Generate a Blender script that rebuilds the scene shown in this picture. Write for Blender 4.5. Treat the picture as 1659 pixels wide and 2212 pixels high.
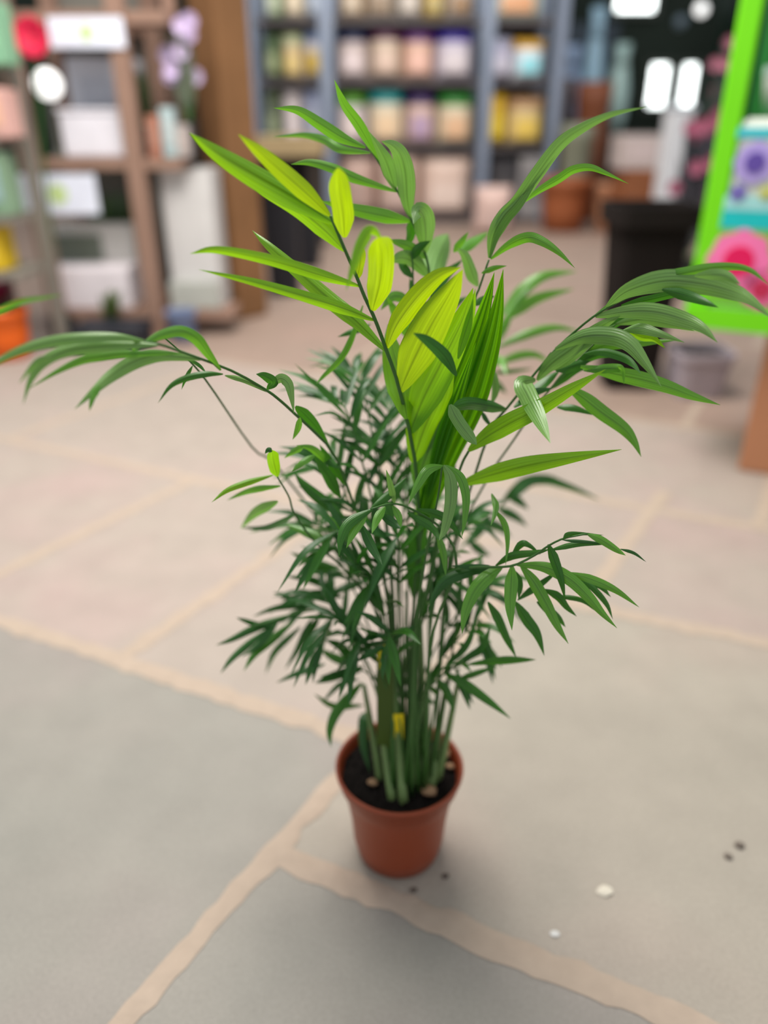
import bpy, bmesh, math, random
from mathutils import Vector, Matrix, noise
for o in list(bpy.data.objects): bpy.data.objects.remove(o)
SC = bpy.context.scene
COL = SC.collection
PI = math.pi

# ------------------------------------------------------------------ camera, light, exposure
FPX = 1661.0                                   # focal length in pixels of the 1659 x 2212 frame
PITCH = math.radians(27.0)
EYE = Vector((0, 0, .65))
cam = bpy.data.objects.new('camera', bpy.data.cameras.new('camera'))
COL.objects.link(cam)
cam.location = EYE
cam.rotation_euler = (PI/2 - PITCH, 0, 0)
cam.data.sensor_fit = 'VERTICAL'
cam.data.sensor_height = 36.0
cam.data.lens = 36.0*FPX/2212.0
cam.data.clip_start = .02
cam.data.dof.use_dof = True
cam.data.dof.focus_distance = .50
cam.data.dof.aperture_fstop = 2.1
SC.camera = cam

world = bpy.data.worlds.new('daylight'); SC.world = world
world.use_nodes = True
wb = world.node_tree.nodes['Background']
wb.inputs['Color'].default_value = (.90, .95, 1.0, 1)
wb.inputs['Strength'].default_value = .76

def light(name, kind, loc, target, energy, color, size=1.0, angle=0):
    d = bpy.data.lights.new(name, kind); d.energy = energy; d.color = color
    if kind == 'AREA': d.shape = 'RECTANGLE'; d.size = size; d.size_y = size
    if kind == 'SUN': d.angle = angle
    o = bpy.data.objects.new(name, d); COL.objects.link(o); o.location = loc
    o.rotation_euler = (Vector(target)-Vector(loc)).to_track_quat('-Z', 'Y').to_euler()
    return o
light('skylight', 'AREA', (-.3, 1.45, 2.2), (-.3, 1.46, 0), 100, (1, .95, .89), 1.2)
light('rack_fill_light', 'AREA', (.1, 3.7, 2.3), (.2, 5.9, .7), 75, (1, .95, .88), 1.2)  # unseen fill light added to brighten the racking fronts

SC.view_settings.view_transform = 'Standard'
SC.view_settings.look = 'None'
SC.view_settings.gamma = 1
SC.view_settings.use_curve_mapping = False
SC.view_settings.exposure = -0.26

# ------------------------------------------------------------------ helpers
def at(px, py, Y):
    """the point of the place at forward distance Y that is seen at pixel (px, py)"""
    u = (px-829.5)/FPX; v = (py-1106)/FPX
    Z = Y/(math.cos(PITCH) - v*math.sin(PITCH))
    return Vector((u*Z, Y, EYE.z + Z*(-v*math.cos(PITCH) - math.sin(PITCH))))
def mpp(py, Y):
    v = (py-1106)/FPX
    return Y/(math.cos(PITCH) - v*math.sin(PITCH))/FPX
def floor_at(px, py):
    u = (px-829.5)/FPX; v = (py-1106)/FPX
    Z = EYE.z/(v*math.cos(PITCH)+math.sin(PITCH))
    return Vector((u*Z, Z*(math.cos(PITCH)-v*math.sin(PITCH)), 0))
def lin(c):
    return tuple(((x/255)/12.92 if x/255 <= .04045 else ((x/255+.055)/1.055)**2.4) for x in c) + (1,)

MATS = {}
def mat(name, rgb, rough=.6, var=.12, scale=18, spec=.4, metal=0, bump=0):
    """plain surface with a little procedural mottling"""
    if name in MATS: return MATS[name]
    m = bpy.data.materials.new(name); m.use_nodes = True; MATS[name] = m
    nt = m.node_tree; b = nt.nodes['Principled BSDF']
    tc = nt.nodes.new('ShaderNodeTexCoord'); n = nt.nodes.new('ShaderNodeTexNoise'); r = nt.nodes.new('ShaderNodeMixRGB')
    n.inputs['Scale'].default_value = scale; n.inputs['Detail'].default_value = 4
    c = lin(rgb)
    r.inputs[1].default_value = tuple(x*(1-var) for x in c[:3]) + (1,)
    r.inputs[2].default_value = tuple(min(1, x*(1+var)) for x in c[:3]) + (1,)
    nt.links.new(tc.outputs['Object'], n.inputs['Vector']); nt.links.new(n.outputs['Fac'], r.inputs[0])
    nt.links.new(r.outputs[0], b.inputs['Base Color'])
    b.inputs['Roughness'].default_value = rough; b.inputs['Metallic'].default_value = metal
    b.inputs['Specular IOR Level'].default_value = spec
    if bump:
        bp = nt.nodes.new('ShaderNodeBump'); bp.inputs['Strength'].default_value = bump; bp.inputs['Distance'].default_value = .01
        nt.links.new(n.outputs['Fac'], bp.inputs['Height']); nt.links.new(bp.outputs['Normal'], b.inputs['Normal'])
    return m
def C(rgb, rough=.6, **k):
    return mat('paint_%d_%d_%d' % tuple(rgb), rgb, rough, **k)

def leaf_mat(name, rgb, trans, tfac, rough=.29, vein=.05, spec=.62):
    """thin leaf: coat, diffuse body, light passing through, lengthwise veins across UV.x"""
    m = bpy.data.materials.new(name); m.use_nodes = True
    nt = m.node_tree; b = nt.nodes['Principled BSDF']; out = nt.nodes['Material Output']
    uv = nt.nodes.new('ShaderNodeUVMap'); sep = nt.nodes.new('ShaderNodeSeparateXYZ')
    nt.links.new(uv.outputs[0], sep.inputs[0])
    mul = nt.nodes.new('ShaderNodeMath'); mul.operation = 'MULTIPLY'; mul.inputs[1].default_value = 42
    sn = nt.nodes.new('ShaderNodeMath'); sn.operation = 'SINE'
    nt.links.new(sep.outputs[0], mul.inputs[0]); nt.links.new(mul.outputs[0], sn.inputs[0])
    mp = nt.nodes.new('ShaderNodeMapping'); mp.inputs['Scale'].default_value = (9, .8, 1)
    ns = nt.nodes.new('ShaderNodeTexNoise'); ns.inputs['Scale'].default_value = 2.2; ns.inputs['Detail'].default_value = 3
    nt.links.new(uv.outputs[0], mp.inputs[0]); nt.links.new(mp.outputs[0], ns.inputs['Vector'])
    ad = nt.nodes.new('ShaderNodeMath'); ad.operation = 'MULTIPLY_ADD'; ad.inputs[1].default_value = vein
    nt.links.new(sn.outputs[0], ad.inputs[0]); nt.links.new(ns.outputs['Fac'], ad.inputs[2])
    mr = nt.nodes.new('ShaderNodeMapRange'); mr.inputs[1].default_value = .25; mr.inputs[2].default_value = .8
    nt.links.new(ad.outputs[0], mr.inputs[0])
    md = nt.nodes.new('ShaderNodeMath'); md.operation = 'SUBTRACT'; md.inputs[1].default_value = .5; nt.links.new(sep.outputs[0], md.inputs[0])
    ab = nt.nodes.new('ShaderNodeMath'); ab.operation = 'ABSOLUTE'; nt.links.new(md.outputs[0], ab.inputs[0])
    rib = nt.nodes.new('ShaderNodeMapRange'); rib.inputs[1].default_value = .012; rib.inputs[2].default_value = .045; rib.inputs[3].default_value = .62; rib.inputs[4].default_value = 1
    nt.links.new(ab.outputs[0], rib.inputs[0])
    def ramp(c):
        r = nt.nodes.new('ShaderNodeMixRGB'); c = lin(c)
        r.inputs[1].default_value = tuple(x*.74 for x in c[:3]) + (1,)
        r.inputs[2].default_value = tuple(min(1, x*1.2) for x in c[:3]) + (1,)
        nt.links.new(mr.outputs[0], r.inputs[0])
        q = nt.nodes.new('ShaderNodeMixRGB'); q.blend_type = 'MULTIPLY'; q.inputs[0].default_value = 1
        nt.links.new(r.outputs[0], q.inputs[1]); nt.links.new(rib.outputs[0], q.inputs[2]); return q
    r1 = ramp(rgb); r2 = ramp(trans)
    nt.links.new(r1.outputs[0], b.inputs['Base Color'])
    b.inputs['Roughness'].default_value = rough; b.inputs['Specular IOR Level'].default_value = spec
    bp = nt.nodes.new('ShaderNodeBump'); bp.inputs['Strength'].default_value = .12; bp.inputs['Distance'].default_value = .001
    nt.links.new(sn.outputs[0], bp.inputs['Height']); nt.links.new(bp.outputs[0], b.inputs['Normal'])
    t = nt.nodes.new('ShaderNodeBsdfTranslucent'); nt.links.new(r2.outputs[0], t.inputs[0])
    mx = nt.nodes.new('ShaderNodeMixShader'); mx.inputs[0].default_value = tfac
    nt.links.new(b.outputs[0], mx.inputs[1]); nt.links.new(t.outputs[0], mx.inputs[2]); nt.links.new(mx.outputs[0], out.inputs[0])
    return m
LEAF = {
    'y': leaf_mat('leaf_young_lime', (112, 158, 14), (172, 200, 14), .55),
    'l': leaf_mat('leaf_lime', (104, 166, 20), (156, 208, 16), .48),
    's': leaf_mat('leaf_spear', (64, 132, 20), (116, 182, 10), .46, .36, .2),
    'm': leaf_mat('leaf_mid_green', (92, 152, 50), (122, 188, 34), .36),
    'g': leaf_mat('leaf_grey_green', (118, 160, 84), (126, 178, 66), .3),
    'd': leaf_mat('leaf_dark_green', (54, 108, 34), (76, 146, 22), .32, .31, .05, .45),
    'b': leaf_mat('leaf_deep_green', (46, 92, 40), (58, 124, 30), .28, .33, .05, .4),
}
LKEY = list(LEAF)
STALK = mat('frond_stalk_green', (62, 104, 44), .45, .2, 60)
CANE = mat('cane_pale_green', (112, 138, 82), .5, .2, 60)

def link(name, me, mats, parent=None):
    o = bpy.data.objects.new(name, me); COL.objects.link(o)
    for m in (mats if isinstance(mats, (list, tuple)) else [mats]): me.materials.append(m)
    if parent is not None: o.parent = parent
    return o
def rootloc(o):
    while o.parent is not None: o = o.parent
    return o.location.copy()
def obj(name, bm, mats, parent=None, smooth=False):
    """bmesh given in world coordinates -> one mesh object under parent"""
    if parent is not None: bmesh.ops.translate(bm, verts=bm.verts, vec=-rootloc(parent))
    me = bpy.data.meshes.new(name); bm.to_mesh(me); bm.free()
    if smooth: me.polygons.foreach_set('use_smooth', [True]*len(me.polygons))
    return link(name, me, mats, parent)
def tag(o, label, cat, group=None, kind=None):
    if kind: o['kind'] = kind
    if label: o['label'] = label
    if cat: o['category'] = cat
    if group: o['group'] = group
    return o
def thing(name, loc, label, cat, group=None):
    o = bpy.data.objects.new(name, None); COL.objects.link(o); o.location = loc; o.empty_display_size = .05
    return tag(o, label, cat, group)
def structure(name, bm, m, smooth=False):
    o = obj(name, bm, m, None, smooth); o['kind'] = 'structure'; return o

def box(bm, x0, x1, y0, y1, z0, z1, bev=0, rot=0):
    b = bmesh.new(); bmesh.ops.create_cube(b, size=1)
    bmesh.ops.scale(b, vec=(x1-x0, y1-y0, z1-z0), verts=b.verts)
    if bev: bmesh.ops.bevel(b, geom=b.edges[:], offset=bev, segments=2, affect='EDGES', profile=.5)
    if rot: bmesh.ops.rotate(b, verts=b.verts, matrix=Matrix.Rotation(rot, 3, 'Z'))
    bmesh.ops.translate(b, vec=((x0+x1)/2, (y0+y1)/2, (z0+z1)/2), verts=b.verts)
    me = bpy.data.meshes.new('t'); b.to_mesh(me); b.free(); bm.from_mesh(me); bpy.data.meshes.remove(me)
    return bm
def bx(*a, **k): return box(bmesh.new(), *a, **k)
def lathe(bm, prof, cx, cy, seg=32, square=0):
    """profile [(r, z)] revolved; square > 0 gives a rounded square plan"""
    rings = []
    for r, z in prof:
        ring = []
        for i in range(seg):
            a = 2*PI*i/seg + (PI/seg); k = 1
            if square: k = (abs(math.cos(a))**square + abs(math.sin(a))**square)**(-1/square)
            ring.append(bm.verts.new((cx+r*k*math.cos(a), cy+r*k*math.sin(a), z)))
        rings.append(ring)
    for A, B in zip(rings, rings[1:]):
        for i in range(seg):
            j = (i+1) % seg
            bm.faces.new((A[i], A[j], B[j], B[i]))
    if prof[0][0] > 1e-4: bm.faces.new(rings[0][::-1])
    return bm
def catmull(P, n):
    P = [Vector(p) for p in P]
    Q = [2*P[0]-P[1]] + P + [2*P[-1]-P[-2]]
    out = []; m = len(P)-1
    for k in range(n+1):
        s = k/n*m; i = min(int(s), m-1); t = s-i
        a, b, c, d = Q[i], Q[i+1], Q[i+2], Q[i+3]
        out.append(.5*((2*b)+(c-a)*t+(2*a-5*b+4*c-d)*t*t+(3*b-a-3*c+d)*t**3))
    return out
def tube(bm, P, r0, r1, n=14, seg=7, smoothpath=True):
    pts = catmull(P, n) if smoothpath else [Vector(p) for p in P]
    n = len(pts)-1; rings = []
    for i, p in enumerate(pts):
        T = (pts[min(i+1, n)]-pts[max(i-1, 0)]).normalized()
        A = T.cross(Vector((.13, 1, .21))).normalized(); B = T.cross(A)
        r = r0+(r1-r0)*i/n
        rings.append([bm.verts.new(p+(A*math.cos(2*PI*k/seg)+B*math.sin(2*PI*k/seg))*r) for k in range(seg)])
    for A, B in zip(rings, rings[1:]):
        for k in range(seg):
            bm.faces.new((A[k], A[(k+1) % seg], B[(k+1) % seg], B[k]))
    bm.faces.new(rings[0][::-1]); bm.faces.new(rings[-1])
    return bm

def profile(t, kind):
    if kind == 'blade':                       # long lance shaped leaflet
        a = min(1, ((t+.02)/.30))**.65; b = 1-max(0, (t-.34)/.66)**1.9
        return max(.015, a*b)
    if kind == 'blunt':
        a = min(1, ((t+.02)/.25))**.6; b = 1-max(0, (t-.6)/.4)**3
        return max(.02, a*b)
    if kind == 'spear':                       # wide late, narrow foot
        a = min(1, (.18+t*1.5)); b = 1-max(0, (t-.45)/.55)**1.7
        return max(.015, a*b)
def leaf(bm, pts, width, mi, kind='blade', roll=0, fold=.25, view=True, up=None, pleat=0, n=16, wob=.0, seed=0):
    """one leaflet as a curved sheet along its midrib"""
    uvl = bm.loops.layers.uv.verify()
    c = catmull(pts, n); prev = None; rows = []
    us = [-1, -.66, -.33, 0, .33, .66, 1] if pleat else [-1, -.5, 0, .5, 1]
    for i, p in enumerate(c):
        t = i/n
        T = (c[min(i+1, n)]-c[max(i-1, 0)])
        if T.length < 1e-7: T = Vector((0, 0, 1))
        T.normalize()
        ref = (p-EYE).normalized() if view else (up or Vector((0, 0, 1)))
        s = T.cross(ref)
        if s.length < .05: s = prev or Vector((1, 0, 0))
        s.normalize()
        if view:
            if prev is not None and s.dot(prev) < -.2: s = -s
        prev = s.copy()
        a = roll*(1-.3*t)+wob*math.sin(t*5+seed)
        s = Matrix.Rotation(a, 3, T) @ s
        nr = s.cross(T)
        w = width*.5*profile(t, kind)
        row = []
        for k, u in enumerate(us):
            off = fold*abs(u)*w + .10*w*abs(u)*math.sin(t*11+seed*1.7+(2 if u > 0 else 0))
            if pleat: off += pleat*w*(1 if k % 2 else -1)*.5
            row.append(bm.verts.new(p+s*u*w+nr*off))
        rows.append((row, t))
    for (A, t0), (B, t1) in zip(rows, rows[1:]):
        for k in range(len(us)-1):
            f = bm.faces.new((A[k], A[k+1], B[k+1], B[k])); f.material_index = mi; f.smooth = not pleat
            uu = [(us[k]+1)/2, (us[k+1]+1)/2]
            for lp, q in zip(f.loops, ((uu[0], t0), (uu[1], t0), (uu[1], t1), (uu[0], t1))): lp[uvl].uv = q

# ------------------------------------------------------------------ the setting: flagged floor, back wall, beam
def stone_mat(name, c0, c1, c2):
    m = bpy.data.materials.new(name); m.use_nodes = True
    nt = m.node_tree; b = nt.nodes['Principled BSDF']; N = nt.nodes.new; L = nt.links.new
    tc = N('ShaderNodeTexCoord')
    n1 = N('ShaderNodeTexNoise'); n1.inputs['Scale'].default_value = 2.6; n1.inputs['Detail'].default_value = 3
    n2 = N('ShaderNodeTexNoise'); n2.inputs['Scale'].default_value = 260; n2.inputs['Detail'].default_value = 2
    n3 = N('ShaderNodeTexNoise'); n3.inputs['Scale'].default_value = 16; n3.inputs['Detail'].default_value = 5
    for n in (n1, n2, n3): L(tc.outputs['Object'], n.inputs['Vector'])
    r = N('ShaderNodeValToRGB'); L(n1.outputs['Fac'], r.inputs[0])
    e = r.color_ramp.elements
    e[0].position = .33; e[0].color = lin(c0); e[1].position = .68; e[1].color = lin(c2)
    k = e.new(.5); k.color = lin(c1)
    m1 = N('ShaderNodeMixRGB'); m1.blend_type = 'MULTIPLY'; m1.inputs[0].default_value = .35
    L(r.outputs[0], m1.inputs[1])
    g = N('ShaderNodeValToRGB'); L(n3.outputs['Fac'], g.inputs[0]); g.color_ramp.elements[0].position = .3; g.color_ramp.elements[1].position = .7
    g.color_ramp.elements[0].color = (.72, .72, .72, 1); L(g.outputs[0], m1.inputs[2])
    m2 = N('ShaderNodeMixRGB'); m2.blend_type = 'MULTIPLY'; m2.inputs[0].default_value = .22
    L(m1.outputs[0], m2.inputs[1]); L(n2.outputs['Fac'], m2.inputs[2]); L(m2.outputs[0], b.inputs['Base Color'])
    b.inputs['Roughness'].default_value = .62; b.inputs['Specular IOR Level'].default_value = .35
    bp = N('ShaderNodeBump'); bp.inputs['Strength'].default_value = .25; bp.inputs['Distance'].default_value = .002
    L(n2.outputs['Fac'], bp.inputs['Height']); L(bp.outputs[0], b.inputs['Normal'])
    return m
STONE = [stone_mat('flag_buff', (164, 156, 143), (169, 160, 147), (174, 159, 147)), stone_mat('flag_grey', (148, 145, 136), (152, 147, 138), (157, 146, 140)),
         stone_mat('flag_pale_pink', (170, 158, 147), (174, 161, 150), (178, 158, 150)), stone_mat('flag_brown_pink', (160, 138, 124), (164, 142, 128), (170, 144, 130))]  # flag shades mix stone colour with painted light falloff over the floor
GROUT = mat('pointing_mortar', (172, 155, 139), .8, .12, 45, .2, bump=.3)
bm = bmesh.new()
def flag(pts, mi):
    f = bm.faces.new([bm.verts.new((x, y, 0)) for x, y in pts]); f.material_index = mi
CD, CA = (-.11, .528), (-.03, .685)                       # where the mortar joints meet
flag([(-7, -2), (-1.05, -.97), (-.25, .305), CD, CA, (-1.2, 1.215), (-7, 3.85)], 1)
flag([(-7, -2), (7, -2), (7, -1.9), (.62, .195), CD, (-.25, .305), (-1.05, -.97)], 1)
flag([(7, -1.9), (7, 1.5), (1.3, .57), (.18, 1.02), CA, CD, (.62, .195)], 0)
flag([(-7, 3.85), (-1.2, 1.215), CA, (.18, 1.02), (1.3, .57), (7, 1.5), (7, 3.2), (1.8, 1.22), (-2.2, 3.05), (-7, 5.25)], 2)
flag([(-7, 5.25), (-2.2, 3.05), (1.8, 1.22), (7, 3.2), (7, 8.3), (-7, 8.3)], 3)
rnd = random.Random(4)
def joint(a, b, w):
    a = Vector((a[0], a[1], 0)); b = Vector((b[0], b[1], 0)); d = (b-a); n = max(4, int(d.length/.012)); d.normalize()
    s = Vector((-d.y, d.x, 0)); prev = None
    for i in range(n+1):
        p = a+(b-a)*i/n
        j1 = noise.noise(p*40+Vector((3, 1, 0)))*.25+noise.noise(p*150)*.15; j2 = noise.noise(p*40+Vector((9, 7, 2)))*.25+noise.noise(p*150+Vector((5, 5, 5)))*.15
        row = [bm.verts.new(p+s*w*(.5+j1)+Vector((0, 0, .0006))), bm.verts.new(p+Vector((0, 0, .0022))), bm.verts.new(p-s*w*(.5+j2)+Vector((0, 0, .0006)))]
        if prev:
            for k in (0, 1):
                f = bm.faces.new((prev[k], prev[k+1], row[k+1], row[k])); f.material_index = 4; f.smooth = True
        prev = row
JO = [((-1.2, 1.215), (-.03, .685), .026), ((-.25, .305), (.2, 1.02), .022), ((-.11, .528), (.62, .195), .026),
      ((-.355, .84), (-.04, 1.37), .024), ((-.85, .70), (-.38, 1.43), .024), ((-1.6, 1.98), (.25, 1.13), .024), ((.16, 1.02), (1.3, .57), .026),
      ((.30, .97), (.55, 1.36), .026), ((.2, 1.42), (1.5, .85), .026), ((.672, 1.214), (.95, 1.70), .026),
      ((-.86, 1.64), (-.5, 2.25), .024), ((-.1, 1.30), (.3, 2.0), .022), ((-2.2, 3.05), (1.8, 1.22), .024), ((-.2, 2.13), (.15, 2.75), .022), ((.7, 1.7), (1.05, 2.3), .022),
      ((-2, 3.9), (2.2, 2.0), .024), ((-2, 5.0), (2.6, 2.9), .024), ((.3, 2.9), (.7, 3.6), .022), ((1.2, 2.45), (1.7, 3.3), .022), ((-2, 6.2), (3, 3.9), .024), ((1, 3.5), (1.6, 4.5), .022)]
for j in JO: joint(*j)
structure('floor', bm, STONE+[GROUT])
structure('wall_back', bx(-7, 7, 8.3, 8.45, 0, 3.2), mat('wall_dark', (44, 52, 46), .9, .5, 1.2, .1))

# the leaning light is real: rotated square oak post
oak = mat('oak_beam', (126, 90, 58), .7, .35, 5, .25, bump=.3)
w0 = at(484, 200, 2.9)
structure('trim_1', box(bmesh.new(), w0.x-.069, w0.x+.069, 2.835, 2.973, 0, 2.6, .01, math.radians(50)), oak)
# three daylit window panes in the back wall
glow = bpy.data.materials.new('daylight_pane'); glow.use_nodes = True
gb = glow.node_tree.nodes['Principled BSDF']; gb.inputs['Emission Color'].default_value = (.93, 1, .98, 1); gb.inputs['Emission Strength'].default_value = 5.0
WFR = C((60, 66, 60), .7)
for i, (x0, y0, x1, y1) in enumerate([(1398, 140, 1446, 230), (1466, 140, 1508, 230), (1330, -70, 1425, 24)]):
    a = at(x0, y1, 8.25); b = at(x1, y0, 8.25)
    bm = bmesh.new(); fr = .05
    box(bm, a.x-fr, a.x, 8.24, 8.3, a.z-fr, b.z+fr); box(bm, b.x, b.x+fr, 8.24, 8.3, a.z-fr, b.z+fr)
    box(bm, a.x, b.x, 8.24, 8.3, b.z, b.z+fr); box(bm, a.x, b.x, 8.24, 8.3, a.z-fr, a.z)
    w = structure('window_%d' % (i+1), bm, WFR)
    obj('pane', bx(a.x, b.x, 8.27, 8.29, a.z, b.z), glow, w)

# ------------------------------------------------------------------ background goods: builders
def pillow(bm, x, y, z, w, h, d, v0=0, v1=1, u0=-1, u1=1, inf=0, front=False, nu=8, nv=8):
    """part of a stuffed bag skin: u across, v up"""
    def P(u, v, s):
        bulge = (1-abs(u)**5)*(1-abs(2*v-1)**8)
        return Vector((x+u*w/2*(1-.04*(1-abs(2*v-1)**2)), y+s*(d/2*bulge+inf+.002), z+v*h))
    for s in ((-1,) if front else (-1, 1)):
        g = [[bm.verts.new(P(u0+(u1-u0)*i/nu, v0+(v1-v0)*j/nv, s)) for i in range(nu+1)] for j in range(nv+1)]
        for j in range(nv):
            for i in range(nu):
                q = (g[j][i], g[j][i+1], g[j+1][i+1], g[j+1][i])
                bm.faces.new(q if s < 0 else q[::-1])
    return bm
def bag(x, y, z, w, h, d, body, top, prt, label, group, name='growing_media_bag', cat='bag'):
    t = thing(name, (x, y, z), label, cat, group)
    obj('sack', pillow(bmesh.new(), x, y, z, w, h, d), C(body, .45), t, True)
    if top: obj('header_band', pillow(bmesh.new(), x, y, z, w*1.004, h, d, .74, 1.0, inf=.003), C(top, .45), t, True)
    if prt: obj('printed_panel', pillow(bmesh.new(), x, y, z, w, h, d, .14, .55, -.62, .62, inf=.005, front=True), C(prt, .45), t, True)
    return t
BR_ = random.Random(21)
def bag_px(x0, x1, y0, zb, Y, d, body, top, prt, label, group, **k):
    ym = y0+20; a = at(x0, ym, Y); b = at(x1, ym, Y); zt = at(x0, y0, Y).z
    return bag((a.x+b.x)/2, Y+d/2, zb, (b.x-a.x)*BR_.uniform(.96, 1.0), (zt-zb)*BR_.uniform(.94, 1.0), d*BR_.uniform(.8, 1), body, top, prt, label, group, **k)
def pot(name, x, y, z, r, h, rgb, label, cat='plant pot', group=None, square=0, soil=None, rough=.6, taper=.75):
    t = thing(name, (x, y, z), label, cat, group)
    m = C(rgb, rough)
    prof = [(r*taper, z), (r*(taper+(.95-taper)*.5), z+h*.45), (r*.93, z+h*.84), (r, z+h*.86), (r, z+h), (r*.92, z+h), (r*.90, z+h*.86), (r*.5, z+h*.86)]
    obj('pot_body', lathe(bmesh.new(), prof[:6]+[(r*.9, z+h*.84)], x, y, 28, square), m, t, not square)
    bm = bmesh.new(); lathe(bm, [(r*.9, z+h*.84), (0.0001, z+h*.87)], x, y, 28, square)
    obj('pot_filling', bm, C(soil or (40, 34, 28), .9), t)
    return t
def pot_px(name, x0, x1, y0, zb, Y, rgb, label, **k):
    a = at(x0, y0, Y); b = at(x1, y0, Y); r = (b.x-a.x)/2
    return pot(name, (a.x+b.x)/2, Y+r, zb, r, a.z-zb, rgb, label, **k)
def carton(name, x0, x1, y0, y1, z0, z1, rgb, label, cat='box', panel=None, group=None, pm=.18):
    t = thing(name, ((x0+x1)/2, (y0+y1)/2, z0), label, cat, group)
    obj('carton_body', bx(x0, x1, y0, y1, z0, z1, bev=min(.006, (x1-x0)*.1)), C(rgb, .55), t)
    w = x1-x0; h = z1-z0
    obj('printed_panel', bx(x0+w*pm, x1-w*pm, y0-.003, y0+.002, z0+h*.25, z1-h*.2), C(panel or tuple(int(c*.8) for c in rgb), .5), t)
    return t
def carton_px(name, x0, x1, y0, zb, Y, d, rgb, label, **k):
    a = at(x0, y0, Y); b = at(x1, y0, Y)
    return carton(name, a.x, b.x, Y, Y+d, zb, a.z, rgb, label, **k)
def bush(name, c, r, h, rgb, label, cat='plant', flower=None, n=60, seed=1, potc=None, zb=0, bs=.2, every=3, lean=-.35):
    """bushy plant of small leaves with a stem, in a nursery pot"""
    rr = random.Random(seed); t = thing(name, (c[0], c[1], zb), label, cat)
    ph = min(.1, h*.35); base = Vector((c[0], c[1], zb))
    pr = r*.5
    obj('nursery_pot', lathe(bmesh.new(), [(pr*.75, zb), (pr, zb+ph), (pr*.88, zb+ph), (pr*.8, zb+ph*.85), (.0001, zb+ph*.85)], c[0], c[1], 18), C(potc or (38, 36, 36), .6), t)
    bm = bmesh.new(); st = bmesh.new()
    for i in range(n):
        a = rr.uniform(0, 2*PI); q = math.sqrt(rr.random())
        tip = base+Vector((math.cos(a)*r*q, math.sin(a)*r*q, ph+(h-ph)*rr.uniform(.35, 1)))
        root = base+Vector((math.cos(a)*r*q*.3, math.sin(a)*r*q*.3, ph*.85+(tip.z-zb-ph)*.35))
        leaf(bm, [root, (root+tip)/2+Vector((0, 0, .01)), tip], r*.35, 0, view=False, up=Vector((rr.uniform(-.4, .4), -.6, .8)), n=6)
        if i % 6 == 0: tube(st, [base+Vector((0, 0, ph*.8)), root, tip*.5+root*.5], .003, .0015, 5, 5)
        if flower and i % every == 0:
            fl = bmesh.new()
            for kk in range(9):
                aa = kk*2*PI/9; o = Vector((math.cos(aa), lean, math.sin(aa)))*r*bs
                leaf(fl, [tip+o*.02, tip+o*.6, tip+o], r*bs*.8, 0, view=False, up=Vector((0, -1, 0)), n=4, kind='blunt')
            bmesh.ops.remove_doubles(fl, verts=fl.verts, dist=r*bs*.12)
            obj('bloom', fl, C(flower, .6), t)
    obj('foliage', bm, leaf_mat('foliage_%d_%d_%d' % tuple(rgb), rgb, tuple(min(255, int(x*1.3)) for x in rgb), .3), t)
    obj('stems', st, STALK, t)
    return t

# ------------------------------------------------------------------ far steel racking with bagged goods
YR = 5.8
STEEL = mat('galvanised_blue_steel', (128, 138, 156), .5, .1, 8, .5, .3)
SHELF = mat('shelf_dark_steel', (86, 80, 82), .6, .2, 8)
zrow = [at(800, 40, YR).z, at(800, 172, YR).z, at(800, 314, YR).z]
rk = thing('steel_racking', (at(870, 300, YR).x, YR+.3, 0), 'blue-grey steel racking with stocked shelves in the far centre', 'shelving')
ups = [at(x, 250, YR).x for x in (552, 712, 1046, 1194)]
for x in ups:
    for yy in (YR-.06, YR+.58):
        obj('upright', bx(x-.035 if x != ups[1] else x-.05, x+.035, yy, yy+.07, 0, 2.0), STEEL, rk)
for z in zrow:
    for xa, xb in zip(ups, ups[1:]):
        obj('shelf_deck', bx(xa+.036, xb-.051, YR-.03, YR+.58, z-.03, z-.003), SHELF, rk)
for xa, xb in zip(ups, ups[1:]):
    obj('shelf_deck', bx(xa+.036, xb-.051, YR-.03, YR+.58, .01, .04), SHELF, rk)
    obj('back_panel', bx(xa+.036, xb-.051, YR+.585, YR+.60, .03, 2.0), mat('rack_back', (52, 46, 42), .8, .3, 6), rk)
def row(z, y0, items, where, grp):
    for x0, x1, body, top, prt, desc in items:
        bag_px(x0-1, x1+1, y0, z, YR-.02, .26, body, top, prt, desc+' '+where, grp)
g0 = 'bags on the steel racking'
row(zrow[0], -60, [(728, 788, (176, 150, 120), (90, 80, 70), (196, 180, 160), 'tan bag with pale panel, leftmost'), (790, 852, (190, 176, 160), (60, 70, 110), (150, 130, 110), 'beige bag with blue header'),
     (856, 914, (172, 164, 156), (70, 110, 80), (200, 190, 180), 'grey-cream bag with green header'), (918, 962, (206, 168, 60), (120, 96, 30), (186, 170, 120), 'yellow bag'), (966, 1028, (188, 180, 172), (130, 120, 140), (150, 120, 90), 'pale grey bag, rightmost')],
    'on the top shelf of the middle racking bay', g0)
row(zrow[1], 54, [(724, 796, (186, 170, 166), (28, 34, 66), (216, 200, 200), 'pinkish-white bag with navy header'), (798, 868, (196, 176, 156), (72, 36, 58), (212, 186, 170), 'beige bag with maroon header'),
     (870, 940, (208, 170, 150), (84, 44, 96), (224, 180, 164), 'peach bag with purple header'), (942, 1028, (190, 182, 196), (46, 32, 120), (206, 196, 200), 'lilac-white bag with violet header')],
    'on the second shelf of the middle racking bay', g0)
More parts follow.
